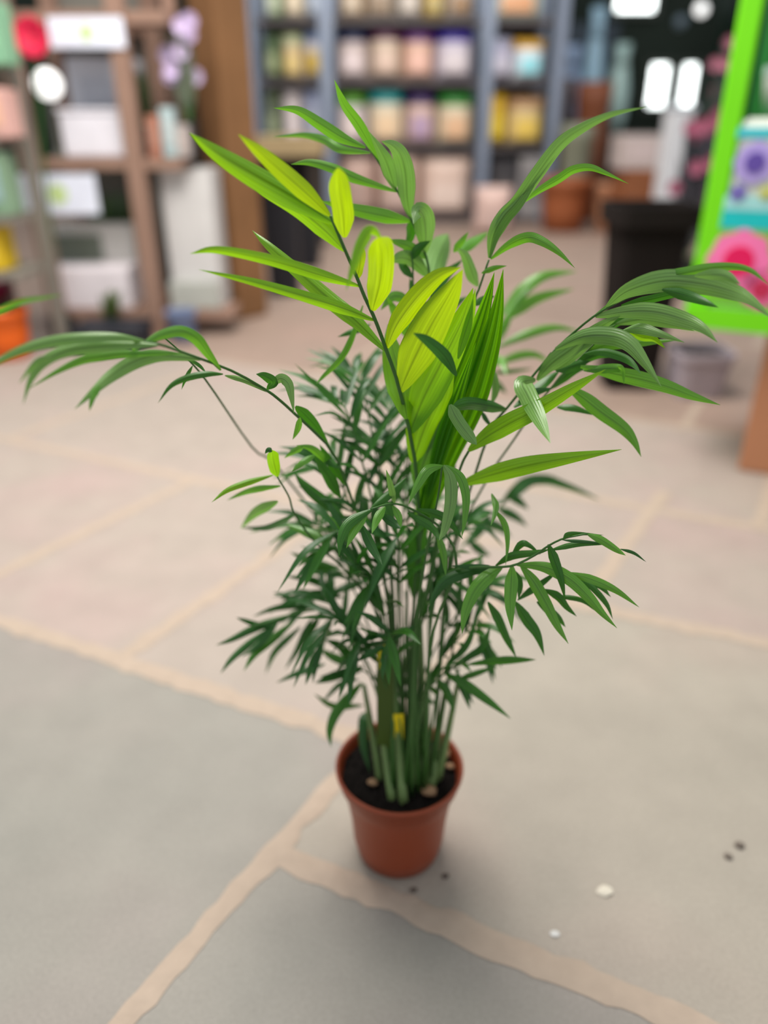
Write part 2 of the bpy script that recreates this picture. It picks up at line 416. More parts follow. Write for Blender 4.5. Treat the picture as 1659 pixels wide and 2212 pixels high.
row(zrow[2], 190, [(724, 792, (200, 188, 190), (70, 124, 30), (220, 204, 200), 'lilac-white bag with grass-green header'), (794, 874, (212, 200, 176), (28, 120, 120), (226, 196, 160), 'cream bag with teal header'),
     (876, 944, (206, 176, 164), (50, 28, 76), (176, 150, 176), 'pink-beige bag with dark purple header'), (946, 1028, (208, 196, 170), (40, 110, 40), (216, 176, 140), 'cream bag with dark green header')],
    'on the third shelf of the middle racking bay', g0)
row(.045, 332, [(732, 812, (190, 160, 148), None, (176, 150, 140), 'dusty pink sack, leftmost'), (816, 906, (208, 180, 166), None, (196, 170, 160), 'pale pink sack, second from left'), (910, 1024, (210, 184, 170), None, (222, 200, 188), 'wide pale pink sack, rightmost')],
    'on the bottom deck of the middle racking bay', g0)
row(zrow[0], -60, [(1062, 1182, (206, 216, 196), (90, 120, 130), (214, 160, 120), 'mint-white bag with orange print')], 'on the top shelf of the right racking bay', g0)
row(zrow[1], 76, [(1062, 1112, (176, 172, 196), (150, 150, 170), (196, 192, 206), 'lilac-grey bag'), (1114, 1184, (222, 226, 232), (196, 150, 50), (150, 216, 226), 'white bag with cyan panel')], 'on the second shelf of the right racking bay', g0)
row(zrow[2], 200, [(1058, 1098, (214, 176, 40), (190, 150, 30), (226, 196, 60), 'narrow yellow bag'), (1100, 1184, (206, 182, 130), (160, 124, 90), (222, 190, 90), 'beige bag with yellow panel')], 'on the third shelf of the right racking bay', g0)
a = at(1066, 330, YR)
carton_px('storage_box', 1064, 1120, 345, .042, YR, .3, (52, 50, 54), 'black storage box on the bottom deck of the right racking bay', panel=(70, 68, 70))
carton_px('storage_box', 1126, 1182, 340, .042, YR, .3, (150, 146, 146), 'grey storage box on the bottom deck of the right racking bay', panel=(120, 116, 118))
bag_px(1030, 1112, 402, .0, 5.1, .22, (206, 176, 166), None, (190, 164, 156), 'pale pink sack standing on floor before the right racking bay', 'sacks on the floor')
row(zrow[0], -60, [(566, 604, (120, 150, 100), (80, 110, 60), (196, 204, 180), 'green and white bag'), (606, 654, (210, 196, 172), (190, 170, 130), (222, 206, 180), 'cream bag'), (656, 694, (160, 172, 196), (120, 140, 180), (186, 196, 210), 'pale blue bag')],
    'on the top shelf of the left racking bay', g0)
row(zrow[1], 62, [(566, 602, (84, 104, 70), (60, 80, 50), (150, 160, 120), 'dark green bag'), (604, 650, (204, 180, 140), (170, 176, 140), (222, 196, 130), 'straw-coloured bag'), (652, 696, (196, 188, 184), (96, 110, 140), (200, 168, 70), 'grey-white bag with yellow panel')],
    'on the second shelf of the left racking bay', g0)
row(zrow[2], 189, [(566, 604, (90, 100, 80), (70, 80, 56), (140, 150, 120), 'moss-green bag'), (606, 650, (204, 192, 190), (170, 160, 160), (216, 204, 204), 'off-white bag'), (652, 696, (150, 156, 176), (120, 126, 150), (170, 176, 190), 'slate-grey bag')],
    'on the third shelf of the left racking bay', g0)
# tan slatted crate table and black crates before the left bay
tb = thing('crate_table', (at(612, 300, 4.3).x, 4.55, 0), 'tan wooden crate table before the left racking bay', 'table')
a = at(535, 296, 4.3); b = at(694, 338, 4.3)
TAN = mat('tan_pine', (168, 146, 108), .7, .15, 9)
obj('table_top', bx(a.x, b.x, 4.3, 4.8, b.z, a.z), TAN, tb)
for x in (a.x+.02, b.x-.07):
    for y in (4.32, 4.73): obj('leg', bx(x, x+.05, y, y+.05, 0, b.z), mat('dark_leg', (54, 46, 40), .8), tb)
for i, (x0, x1, y0, Y, lab) in enumerate([(556, 640, 400, 3.25, 'tall black plastic planter on the floor beside the oak post'), (628, 690, 440, 3.9, 'smaller black planter under the tan crate table')]):
    pot_px('black_planter', x0, x1, y0, 0, Y, (30, 30, 36), lab, square=8, taper=.8, group=None)

# ------------------------------------------------------------------ right background: table of glass, pots, white post, flowers
YT = 6.3
bn = thing('display_bench', (at(1310, 300, YT).x, YT+.3, 0), 'grey-brown display bench right of the steel racking', 'bench')
bz = at(1300, 290, YT).z
bxl = at(1205, 290, YT).x; bxr = at(1440, 290, YT).x
BR = mat('bench_wood', (96, 82, 72), .7, .2, 7)
obj('bench_top', bx(bxl, bxr, YT, YT+.6, bz-.05, bz), BR, bn)
for x in (bxl, bxr-.06):
    for y in (YT+.02, YT+.52): obj('leg', bx(x, x+.06, y, y+.06, 0, bz-.05), BR, bn)
obj('back_panel', bx(bxl, at(1378, 100, YT).x, YT+.56, YT+.6, bz, bz+.75), mat('bench_back', (52, 62, 72), .7, .3, 3), bn)
def vase(x0, x1, y0, rgb, lab, Y=YT+.05):
    a = at(x0, y0, Y); b = at(x1, y0, Y); r = (b.x-a.x)/2; x = (a.x+b.x)/2; h = a.z-bz; z = bz; y = Y+r+.02
    t = thing('glazed_vase', (x, y, z), lab, 'vase', 'vases on the display bench')
    obj('vase_body', lathe(bmesh.new(), [(r*.6, z), (r*.95, z+h*.2), (r, z+h*.5), (r*.7, z+h*.75)], x, y, 24), C(rgb, .25), t, True)
    obj('vase_neck', lathe(bmesh.new(), [(r*.7, z+h*.75), (r*.55, z+h*.86), (r*.72, z+h), (r*.62, z+h), (r*.45, z+h*.84)], x, y, 24), C(rgb, .25), t, True)
vase(1224, 1270, 96, (150, 172, 204), 'pale blue glazed vase, leftmost on the display bench')
vase(1280, 1326, 12, (150, 184, 204), 'tall sky-blue glazed vase in the middle of the display bench')
vase(1332, 1380, 92, (156, 184, 180), 'mint-grey glazed vase, rightmost on the display bench')
pot_px('rust_planter', 1258, 1336, 176, 0, 5.9, (118, 66, 40), 'tall rust-brown planter in front of the display bench', taper=.8)
pot_px('brown_planter', 1204, 1250, 168, 0, 6.05, (84, 64, 54), 'tall dark brown planter between racking and rust planter', taper=.85)
pot_px('grey_green_urn', 1222, 1296, 268, 0, 5.5, (124, 126, 108), 'grey-green urn before the rust planter', taper=.6)
pot_px('terracotta_pot', 1180, 1292, 388, 0, 5.2, (150, 84, 48), 'wide terracotta pot on floor right of pale pink sacks', taper=.78)
pot_px('terracotta_pot', 1294, 1352, 398, 0, 5.3, (176, 124, 92), 'smaller pale terracotta pot beside the wide one', taper=.78)
YC = 5.0
cz = at(1390, 372, YC).z
a = at(1352, 372, YC); b = at(1432, 372, YC)
t = thing('wooden_crate', ((a.x+b.x)/2, YC+.15, 0), 'brown wooden crate behind the big black planter', 'crate')
CR = mat('crate_wood', (142, 86, 52), .7, .2, 8)
n_sl = 5
for k in range(n_sl):
    z0 = cz*k/n_sl; obj('slat', bx(a.x, b.x, YC, YC+.02, z0+.008, z0+cz/n_sl-.004), CR, t)
for x in (a.x, b.x-.03): obj('corner_post', bx(x, x+.03, YC+.02, YC+.3, 0, cz), CR, t)
obj('crate_lid', bx(a.x, b.x, YC, YC+.3, cz, cz+.012), CR, t)
carton_px('cardboard_box', 1348, 1436, 292, cz+.013, YC, .26, (184, 170, 166), 'pinkish-grey cardboard box on the brown wooden crate', panel=(196, 180, 178))
t = thing('sign_post', (at(1462, 300, 4.6).x, 4.63, 0), 'white square post behind the big black planter', 'post')
xw = at(1462, 330, 4.6).x; wz = at(1462, 236, 4.6).z; hw = 24*mpp(330, 4.6)
obj('post_shaft', bx(xw-hw, xw+hw, 4.6, 4.6+2*hw, .03, wz, bev=.006), C((206, 208, 212), .5), t)
obj('post_cap', bx(xw-hw-.01, xw+hw+.01, 4.59, 4.61+2*hw, wz, wz+.02, bev=.004), C((196, 206, 216), .5), t)
obj('base_plate', bx(xw-hw-.03, xw+hw+.03, 4.57, 4.63+2*hw, 0, .03), C((190, 190, 190), .5), t)
p = at(1566, 100, 3.6); bush('flowering_plant', (p.x, 3.6), .075, p.z+.05-.0, (70, 84, 76), 'tall pink-flowering plant behind the lime stand, upper', flower=(206, 130, 150), seed=5, n=60, bs=.35, every=5)
p = at(1528, 250, 3.3); bush('flowering_plant', (p.x, 3.3), .085, p.z+.04, (80, 80, 88), 'rose-flowered plant left of the lime stand, lower', flower=(186, 104, 130), seed=6, n=60, bs=.35, every=5)
# dark evergreen standing against the back wall
bush('evergreen_shrub', (at(1640, 60, 7.7).x, 7.7), .42, 1.75, (32, 48, 38), 'dark evergreen shrub against the back wall below the windows', seed=9, n=160)
# small lantern bulbs
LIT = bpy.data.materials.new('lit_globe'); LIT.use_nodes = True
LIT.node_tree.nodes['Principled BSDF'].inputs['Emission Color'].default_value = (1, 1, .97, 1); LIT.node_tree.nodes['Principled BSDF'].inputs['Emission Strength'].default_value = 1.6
for (px, py, lab) in [(1515, 20, 'small lit round lantern hanging high by the dark shrub'), (1470, 48, 'dim round lantern just below the upper lantern')]:
    p = at(px, py, 7.0); t = thing('hanging_lantern', p, lab, 'lantern')
    b = bmesh.new(); bmesh.ops.create_uvsphere(b, u_segments=16, v_segments=10, radius=.045); bmesh.ops.translate(b, verts=b.verts, vec=p)
    obj('globe', b, LIT if py < 30 else C((96, 112, 124), .3), t, True)
    obj('cord', tube(bmesh.new(), [p+Vector((0, 0, .04)), p+Vector((0, 0, .5)), Vector((p.x, p.y, 3.1))], .004, .004, 4, 5), C((30, 30, 30)), t)

# ------------------------------------------------------------------ big black planter, lilac pot added for floor shade
BK = mat('black_planter_resin', (30, 25, 23), .8, .15, 10, .15)
p = at(1438, 448, 1.95); px_, zt = p.x, p.z
r = 96*mpp(450, 2.0)
t = thing('black_planter', (px_, 1.95+r, 0), 'big dark brown-black tapered planter beside the lime display stand', 'planter')
cy = 1.95+r
obj('planter_body', lathe(bmesh.new(), [(r*.60, .0), (r*.64, zt*.12), (r*.72, zt*.5), (r*.82, zt*.89)], px_, cy, 32, 7), BK, t)
obj('planter_rim', lathe(bmesh.new(), [(r*.82, zt*.89), (r*.98, zt*.90), (r*1.0, zt), (r*.9, zt), (r*.84, zt*.88)], px_, cy, 32, 7), BK, t)
obj('planter_soil', lathe(bmesh.new(), [(r*.87, zt*.92), (.0001, zt*.93)], px_, cy, 32, 7), C((36, 30, 26), .9), t)
a = floor_at(1452, 860)
t = pot('trough', a.x+.07, 1.98, 0, .075, .12, (168, 158, 166), 'small lilac-grey pot added for cool floor shade between black planter and cardboard stand', square=6)  # lilac-grey pot added where the floor only has cool shade

# ------------------------------------------------------------------ lime display stand on cardboard base
YS = 1.47
corner = floor_at(1592, 1018); xs0 = corner.x; TURN = -math.atan2(xs0, YS)
def sx(px, py): return xs0+(at(px, py, YS).x-xs0)*math.cos(TURN)     # the stand is turned to face the aisle
def sz(py): return at(1600, py, YS).z
turned = []
zb = sz(714)
t = thing('display_stand', (xs0+.2, YS+.17, 0), 'lime green display stand on a brown cardboard base at the right edge', 'display stand'); turned.append(t)
KR = mat('kraft_card', (186, 128, 92), .75, .06, 14)
LIME = mat('lime_card', (118, 222, 2), .5, .06, 10)
obj('cardboard_base', bx(xs0, xs0+.42, YS, YS+.3, 0, zb, bev=.004), KR, t)
tx0 = sx(1482, 600); tw = .44
obj('tray', bx(tx0, tx0+tw, YS-.03, YS+.2, zb, zb+.01), LIME, t)
obj('tray_lip', bx(tx0, tx0+tw, YS-.036, YS-.03, zb, sz(668)), LIME, t)
pw = 51*mpp(400, YS)*math.cos(TURN)
obj('side_post', bx(tx0+.001, tx0+pw, YS-.028, YS-.004, zb+.01, 1.2, bev=.003), LIME, t)
obj('back_panel', bx(tx0+pw, tx0+tw, YS+.10, YS+.112, zb+.01, 1.2), mat('dark_green_card', (26, 110, 40), .6, .2, 6), t)
zs = sz(240)
obj('upper_shelf', bx(tx0+pw, tx0+tw, YS+.0, YS+.1, zs-.008, zs), mat('dark_green_card', (26, 110, 40)), t)
def disc(bm, c, r, n=20, z=0, petals=0):
    def q(i):
        k = r*(1+(.05*math.cos(petals*2*PI*i/n) if petals else 0)); return (c[0]+k*math.cos(2*PI*i/n), c[1]-z, c[2]+k*math.sin(2*PI*i/n))
    f = bm.faces.new([bm.verts.new(q(i)) for i in range(n)]); ext = bmesh.ops.extrude_face_region(bm, geom=[f])
    bmesh.ops.translate(bm, verts=[v for v in ext['geom'] if isinstance(v, bmesh.types.BMVert)], vec=(0, .002, 0))
yp = YS-.026; ax = sx(1552, 460); bxx = ax+.2; ptop = sz(254); pz = zb+.0105
t = thing('seed_box', ((ax+bxx)/2, yp+.03, pz), 'pale seed box with cyan stripes, purple pansies and pink bloom in the lime stand', 'seed box'); turned.append(t)
obj('box_body', bx(ax, bxx, yp, yp+.05, pz, ptop, bev=.016), C((206, 212, 200), .45), t)
def strip(y0, y1, rgb): obj('printed_stripe', bx(ax+.001, bxx-.001, yp-.002, yp+.004, sz(y1), sz(y0)), C(rgb, .45), t)
strip(276, 298, (60, 190, 200)); strip(457, 496, (20, 190, 190)); strip(425, 456, (160, 216, 214)); strip(498, 664, (120, 190, 50))
for (px, py, rr, c1, c2) in [(1626, 352, 42, (176, 158, 220), (96, 74, 160)), (1588, 418, 17, (140, 130, 196), (90, 80, 160)), (1652, 416, 15, (206, 206, 130), (180, 190, 90)), (1590, 566, 64, (250, 120, 176), (230, 10, 90)), (1642, 622, 40, (236, 110, 160), (196, 40, 80))]:
    c = Vector((sx(px, py), yp-.002, sz(py))); k = mpp(py, YS)
    b = bmesh.new(); disc(b, c, rr*k, 40, .002, 8); obj('printed_petals', b, C(c1, .5), t)
    b = bmesh.new(); disc(b, c, rr*k*.5, 30, .004); obj('printed_eye', b, C(c2, .5), t)
cx = sx(1650, 206)+.03
t = thing('seed_tub', (cx, YS+.05, zs), 'white round-topped tub on the upper shelf of the lime stand', 'tub'); turned.append(t)
obj('tub_body', lathe(bmesh.new(), [(.036, zs), (.044, zs+.05), (.044, zs+.056)], cx, YS+.05, 24), C((220, 228, 222), .4), t, True)
obj('tub_lid', lathe(bmesh.new(), [(.046, zs+.056), (.046, zs+.07), (.0001, zs+.072)], cx, YS+.05, 24), C((190, 214, 206), .4), t)
for o in turned:
    o.location = corner+Matrix.Rotation(TURN, 3, 'Z') @ (o.location-corner); o.rotation_euler.z = TURN

# ------------------------------------------------------------------ left wooden shelf unit with goods
YL = 2.6
PL = mat('weathered_shelf_wood', (146, 116, 100), .75, .16, 7)
x_l = at(62, 350, YL).x; x_m = at(292, 350, YL).x; x_r = at(474, 350, YL).x
un = thing('wooden_shelf_unit', ((x_l+x_r)/2, YL+.2, 0), 'weathered brown wooden shelf unit at the left, before the oak post', 'shelving')
for x, w, ys in ((x_l, .026, (YL-.012, YL+.37)), (x_m, .026, (YL-.012, YL+.37)), (at(400, 350, YL+.16).x, .018, (YL+.15,))):
    for y in ys: obj('upright', bx(x-w, x+w, y, y+.04, 0, 1.55), PL, un)
zA = at(180, 342, YL).z; zB = at(180, 672, YL).z; zC = at(180, 22, YL).z
for z in (zA, zB, zC):
    for xa, xb in ((x_l+.027, x_m-.027), (x_m+.027, x_r if z == zB else at(392, 350, YL).x)):
        obj('shelf_board', bx(xa, xb, YL, YL+(.4 if xb < x_m else .14), z-.032, z), PL, un)
obj('back_panel', bx(x_l+.027, x_m-.027, YL+.402, YL+.412, 0, 1.5), mat('added_back_board', (122, 120, 112), .8, .2, 5), un)  # back board added to lighten the dark gaps behind the goods
def hang_card(x0, y0, x1, y1, Y, lab):
    a = at(x0, y1, Y); b = at(x1, y0, Y)
    t = thing('price_card', ((a.x+b.x)/2, Y, a.z), lab, 'sign')
    obj('card', bx(a.x, b.x, Y-.004, Y, a.z, b.z), C((226, 230, 246), .5), t)
    c = (a+b)/2; bm = bmesh.new(); disc(bm, (c.x, Y-.004, c.z), (b.z-a.z)*.26, 24, .001); obj('printed_mark', bm, C((196, 218, 150), .5), t)
    return t
hang_card(112, 36, 264, 104, YL-.015, 'white price card with green mark on the upper left shelf edge')
hang_card(50, 376, 204, 462, YL-.015, 'white price card with green mark below the middle left shelf')
# middle shelf goods
zA1 = zA+.001
a = at(124, 244, YL+.03); b = at(272, 244, YL+.03)
t = thing('trough_planter', ((a.x+b.x)/2, YL+.1, zA1), 'white rectangular trough planter on the middle left shelf', 'planter')
obj('trough_body', bx(a.x, b.x, YL+.03, YL+.17, zA1, a.z, bev=.008), C((224, 222, 230), .45), t)
obj('trough_rim', bx(a.x-.004, b.x+.004, YL+.026, YL+.174, a.z, a.z+.012, bev=.003), C((224, 222, 230), .45), t)
a = at(136, 122, YL+.2); b = at(276, 122, YL+.2)
t = carton('metal_planter', a.x, b.x, YL+.2, YL+.36, zA1, a.z, (206, 210, 220), 'tall pale zinc planter behind the white trough on the middle shelf', 'planter', panel=(190, 196, 208))
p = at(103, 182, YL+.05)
t = thing('glowing_globe', (p.x, p.y, zA1), 'made-up glowing white globe lamp on a stand at the left of the middle shelf', 'ornament')  # globe and stand made up for a bright white spot; glow is added
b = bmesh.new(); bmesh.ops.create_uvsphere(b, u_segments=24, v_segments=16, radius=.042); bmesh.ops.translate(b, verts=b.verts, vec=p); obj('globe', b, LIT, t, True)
obj('pedestal', lathe(bmesh.new(), [(.02, zA1), (.02, zA1+.01), (.008, zA1+.02), (.008, p.z-.038), (.02, p.z-.036)], p.x, p.y, 16), C((96, 98, 90), .6), t)
p = at(70, 78, YL-.09); 
# lower shelf goods
zB1 = zB+.001
a = at(100, 578, YL+.02); b = at(262, 500, YL+.02)
t = thing('trough_planter', ((a.x+b.x)/2, YL+.1, zB1), 'white trough planter with grey picture card on the bottom left shelf', 'planter')
obj('trough_body', bx(a.x, b.x, YL+.02, YL+.2, zB1, a.z, bev=.008), C((226, 218, 222), .45), t)
obj('back_board', bx(a.x, b.x, YL+.14, YL+.2, a.z, b.z+.01, bev=.004), C((190, 188, 184), .5), t)
q = at(118, 584, YL+.13); q2 = at(214, 508, YL+.13)
obj('picture_card', bx(q.x, q2.x, YL+.13, YL+.14, a.z, q2.z), C((104, 112, 100), .5), t)
a = at(332, 366, YL+.03); b = at(452, 366, YL+.03)
t = thing('tall_planter', ((a.x+b.x)/2, YL+.14, zB1), 'tall white planter standing between shelf upright and oak post', 'planter')
obj('planter_body', lathe(bmesh.new(), [((b.x-a.x)/2*.98, zB1), ((b.x-a.x)/2, a.z-.03), ((b.x-a.x)/2, a.z), ((b.x-a.x)/2*.9, a.z), ((b.x-a.x)/2*.88, a.z-.05)], (a.x+b.x)/2, YL+.14, 28, 9), C((204, 202, 200), .5), t)
obj('planter_base', bx(a.x+.004, b.x-.004, YL+.024, YL+.05, zB1, zB1+.09, bev=.004), C((176, 178, 170), .5), t)
# goods on the right half of the middle shelf
for (x0, x1, y0, rgb, pan, lab) in [(314, 338, 250, (176, 118, 96), (190, 140, 120), 'small terracotta-coloured box right of the middle upright'), (342, 372, 232, (166, 186, 188), (190, 200, 200), 'pale aqua box on the middle shelf right half'), (376, 404, 270, (170, 160, 156), (190, 176, 170), 'beige box next to the oak post on the middle shelf')]:
    a = at(x0, y0, YL+.004); b = at(x1, y0, YL+.004); carton('gift_box', a.x, b.x, YL+.004, YL+.045, zA1, a.z, rgb, lab, panel=pan, group='boxes on the middle shelf')
a = at(340, 150, YL+.25); bush('leafy_plant', (a.x-.03, YL+.098), .046, a.z-zA1, (66, 84, 52), 'bushy dark green plant at the back of the middle shelf', seed=12, zb=zA1, n=80)
a = at(352, 60, YL+.1)
bush('flowering_plant', (a.x+.05, YL+.098), .046, at(352, 30, YL+.09).z-zA1, (120, 130, 110), 'lilac-pink flowering plant behind the boxes beside the oak post', flower=(206, 186, 222), seed=13, zb=zA1, n=50, bs=.55, every=5)
a = at(262, 420, YL+.25); bush('leafy_plant', (at(250, 520, YL+.3).x, YL+.29), .085, at(250, 408, YL+.25).z-zB1, (92, 122, 76), 'green plant behind the white trough on the bottom shelf', seed=14, zb=zB1, n=80)
p = at(72, 80, 2.5)
t = thing('red_flower', (p.x-.07, 2.5, 0), 'single red flower on a tall stem at the upper left', 'flower')
obj('stem', tube(bmesh.new(), [(p.x-.07, 2.5, .03), (p.x-.05, 2.51, p.z*.5), (p.x, 2.5, p.z)], .005, .004, 12, 6), STALK, t)
b = bmesh.new()
for k in range(12):
    aa = k*PI/6; o = Vector((math.cos(aa), -.3, math.sin(aa)))*.052
    leaf(b, [p+o*.02, p+o*.6, p+o], .034, 0, view=False, up=Vector((0, -1, 0)), n=6, kind='blunt')
bmesh.ops.remove_doubles(b, verts=b.verts, dist=.006)
obj('bloom', b, C((222, 36, 76), .6), t)
obj('nursery_pot', lathe(bmesh.new(), [(.035, 0), (.045, .08), (.04, .08), (.036, .03), (.0001, .03)], p.x-.07, 2.5, 20), C((38, 36, 36), .6), t)
# floor in front: black tray with grass
a = floor_at(150, 760); b = at(302, 700, 2.44)
t = thing('seed_tray', (at(236, 720, 2.44).x, 2.42, 0), 'black nursery tray on floor before the left shelf unit', 'tray')
xa, xb = at(158, 725, 2.36).x, at(302, 725, 2.36).x
bm = bmesh.new(); box(bm, xa, xb, 2.36, 2.5, 0, .07); obj('tray_body', bm, C((34, 36, 44), .5), t)
bm = bmesh.new()
for q in ((xa-.006, xa, 2.354, 2.506), (xb, xb+.006, 2.354, 2.506), (xa, xb, 2.354, 2.36), (xa, xb, 2.5, 2.506)): box(bm, q[0], q[1], q[2], q[3], .06, .078)
obj('tray_rim', bm, C((34, 36, 44), .5), t)
a = at(180, 668, 2.5); bush('grassy_plant', (at(188, 700, 2.56).x+.09, 2.56), .045, .16, (98, 116, 66), 'low olive-green grassy plant behind the black tray', seed=16, n=50)
p = at(430, 648, 2.75); pot('blue_pot', p.x-.01, 2.52, 0, .05, .10, (104, 118, 150), 'small blue-grey pot on floor before the oak post')

# far-left colourful column: stacked goods on a narrow stand
YF = 2.25
fs = thing('narrow_stand', (at(0, 400, YF).x, YF+.1, 0), 'narrow grey-brown stand cut by the left frame edge', 'shelving')
xl = at(-90, 400, YF).x; xr = at(4, 400, YF).x
GB = mat('stand_wood', (128, 122, 112), .8, .15, 7)
zsf = [at(0, y, YF).z for y in (140, 300, 470, 590)]
for z in zsf: obj('shelf_board', bx(xl, xr, YF, YF+.2, z-.02, z), GB, fs)
obj('upright', bx(xr, xr+.025, YF+.16, YF+.2, 0, 1.4), GB, fs); obj('upright', bx(xl-.025, xl, YF+.16, YF+.2, 0, 1.4), GB, fs)
for (x0, x1, y0, si, rgb, pan, lab) in [(-70, -16, 0, 0, (130, 180, 144), (150, 200, 160), 'mint green box on the top of the narrow left stand'), (-60, 2, 190, 1, (216, 170, 160), (226, 180, 150), 'salmon pink box on the second tier of the narrow left stand'),
        (-60, -4, 330, 2, (130, 160, 130), (150, 176, 180), 'sage green box on the third tier of the narrow left stand'), (-60, -10, 490, 3, (222, 186, 30), (230, 200, 60), 'bright yellow box on the lowest tier of the narrow left stand')]:
    a = at(x0, y0, YF+.02); b = at(x1, y0, YF+.02); carton('product_box', a.x, b.x, YF+.02, YF+.12, zsf[si]+.001, a.z, rgb, lab, panel=pan, group='boxes on the narrow stand')
YO = 2.34
a = at(-60, 664, YO); b = at(54, 664, YO); r = (b.x-a.x)/2
pot('orange_pot', (a.x+b.x)/2, YO, 0, r, a.z, (240, 104, 22), 'bright orange pot on floor at the left frame edge', rough=.4, taper=.8)
bush('crimson_plant', ((a.x+b.x)/2+.01, YO), .05, at(0, 606, YO).z-a.z*.875, (150, 40, 76), 'crimson-leaved plant standing in the orange pot at left edge', seed=18, n=60, zb=a.z*.875)

# ------------------------------------------------------------------ the parlour palm in its pot
PC = Vector((.0145, .5365, 0))
palm = thing('potted_palm', PC, 'green parlour palm with lime young fronds in a small terracotta-coloured plastic pot', 'potted palm')
POT = mat('terracotta_plastic', (142, 62, 33), .4, .07, 25, .4)
H = .112; R = .060; RB = .0405
prof = [(RB-.004, .001), (RB, .004), (RB+.004, .022), (.0465, .05), (.0505, .078), (.0535, H-.020), (.0565, H-.017), (.0578, H-.006), (.0598, H-.005), (.0602, H-.002), (.0592, H), (.0570, H-.001), (.0560, H-.006), (.0525, H-.02), (.050, .075), (.049, .07)]
obj('pot', lathe(bmesh.new(), prof, PC.x, PC.y, 72), POT, palm, True)
bm = bmesh.new(); ZS = H-.013
nr = 16; rings = []
for i in range(nr+1):
    r = .0535*i/nr
    rings.append([bm.verts.new((PC.x+r*math.cos(2*PI*k/48), PC.y+r*math.sin(2*PI*k/48), ZS+.004*noise.noise(Vector((r*math.cos(2*PI*k/48), r*math.sin(2*PI*k/48), 0))*90)+.003*noise.noise(Vector((r*math.cos(2*PI*k/48), r*math.sin(2*PI*k/48), 4))*300))) for k in range(48)])
for A, B in zip(rings, rings[1:]):
    for k in range(48): bm.faces.new((A[k], A[(k+1) % 48], B[(k+1) % 48], B[k]))
obj('soil', bm, mat('black_compost', (28, 24, 22), .95, .5, 160, .1, bump=.8), palm)
CH = mat('bark_chip', (150, 118, 88), .8, .2, 60)
for (px, py, s) in [(958, 1628, .006), (928, 1708, .006), (805, 1690, .004), (972, 1655, .0035)]:
    c = at(px, py, .535); k = (EYE.z-ZS-.004)/(EYE.z-c.z); c = EYE+(c-EYE)*k
    b = bmesh.new(); bmesh.ops.create_icosphere(b, subdivisions=2, radius=s)
    for v in b.verts: v.co *= 1+.35*noise.noise(v.co*300); v.co.z *= .55; v.co.x *= 1.3
    bmesh.ops.translate(b, verts=b.verts, vec=c); o = obj('bark_chip', b, CH, palm, True); o['label'] = 'tan bark chip on dark soil'

def soil_pt(px, py):
    d = (at(px, py, .5)-EYE).normalized(); return EYE+d*((ZS-.004-EYE.z)/d.z)
# canes rising from the soil
CANES = [((848, 1732), (830, 1610, .53), (818, 1490, .53), .0046, .0022), ((872, 1738), (860, 1600, .525), (848, 1440, .53), .0048, .002), ((890, 1700), (892, 1560, .54), (888, 1400, .55), .0044, .0018),
         ((908, 1690), (914, 1550, .545), (908, 1340, .54), .0048, .0018), ((930, 1705), (946, 1590, .54), (966, 1470, .535), .005, .002), ((944, 1690), (972, 1560, .535), (992, 1460, .53), .0042, .0018),
         ((822, 1690), (804, 1580, .545), (786, 1480, .55), .004, .002), ((862, 1690), (868, 1540, .555), (872, 1420, .56), .004, .002)]
for (s, m_, e, r0, r1) in CANES:
    o = obj('cane', tube(bmesh.new(), [soil_pt(*s), at(*m_), at(*e)], r0, r1, 12, 9), CANE, palm, True)

YOFF = .035
def frond(label, stalk, leaves, foot, r=(.0012, .0006)):
    """traced frond: stalk = [(px, py, Y)], leaves = [(key, width px, Y base, Y tip, [(px, py)...] base to tip, options)]"""
    bm = bmesh.new(); rr = random.Random(len(leaves)*7+int(stalk[0][0]))
    for i, L in enumerate(leaves):
        key, w, yb, yt, pts = L[:5]; yb += YOFF; yt += YOFF; opt = dict(L[5]) if len(L) > 5 else {}
        n = len(pts)-1; ws = []
        for k, (x, y) in enumerate(pts):
            t = k/n; ws.append(at(x, y, yb+(yt-yb)*t))
        ym = pts[n//2]; wm = w*mpp(ym[1], (yb+yt)/2)
        roll = opt.pop('roll', rr.uniform(-.5, .5))
        leaf(bm, ws, wm/max(.6, math.cos(roll)), LKEY.index(key), roll=roll, fold=opt.pop('fold', rr.uniform(.22, .5)), seed=i, wob=.12, n=max(14, 6*n), **opt)
    fr = obj('frond', bm, [LEAF[k] for k in LKEY], palm)
    if label: fr['label'] = label
    pts = [soil_pt(*foot)] + [at(x, y, d+YOFF*min(1, max(.15, (1700-y)/600))) for x, y, d in stalk]
    obj('stalk', tube(bmesh.new(), pts, r[0], r[1], 26, 7), STALK, fr, True)
    return fr
Y = 'y'
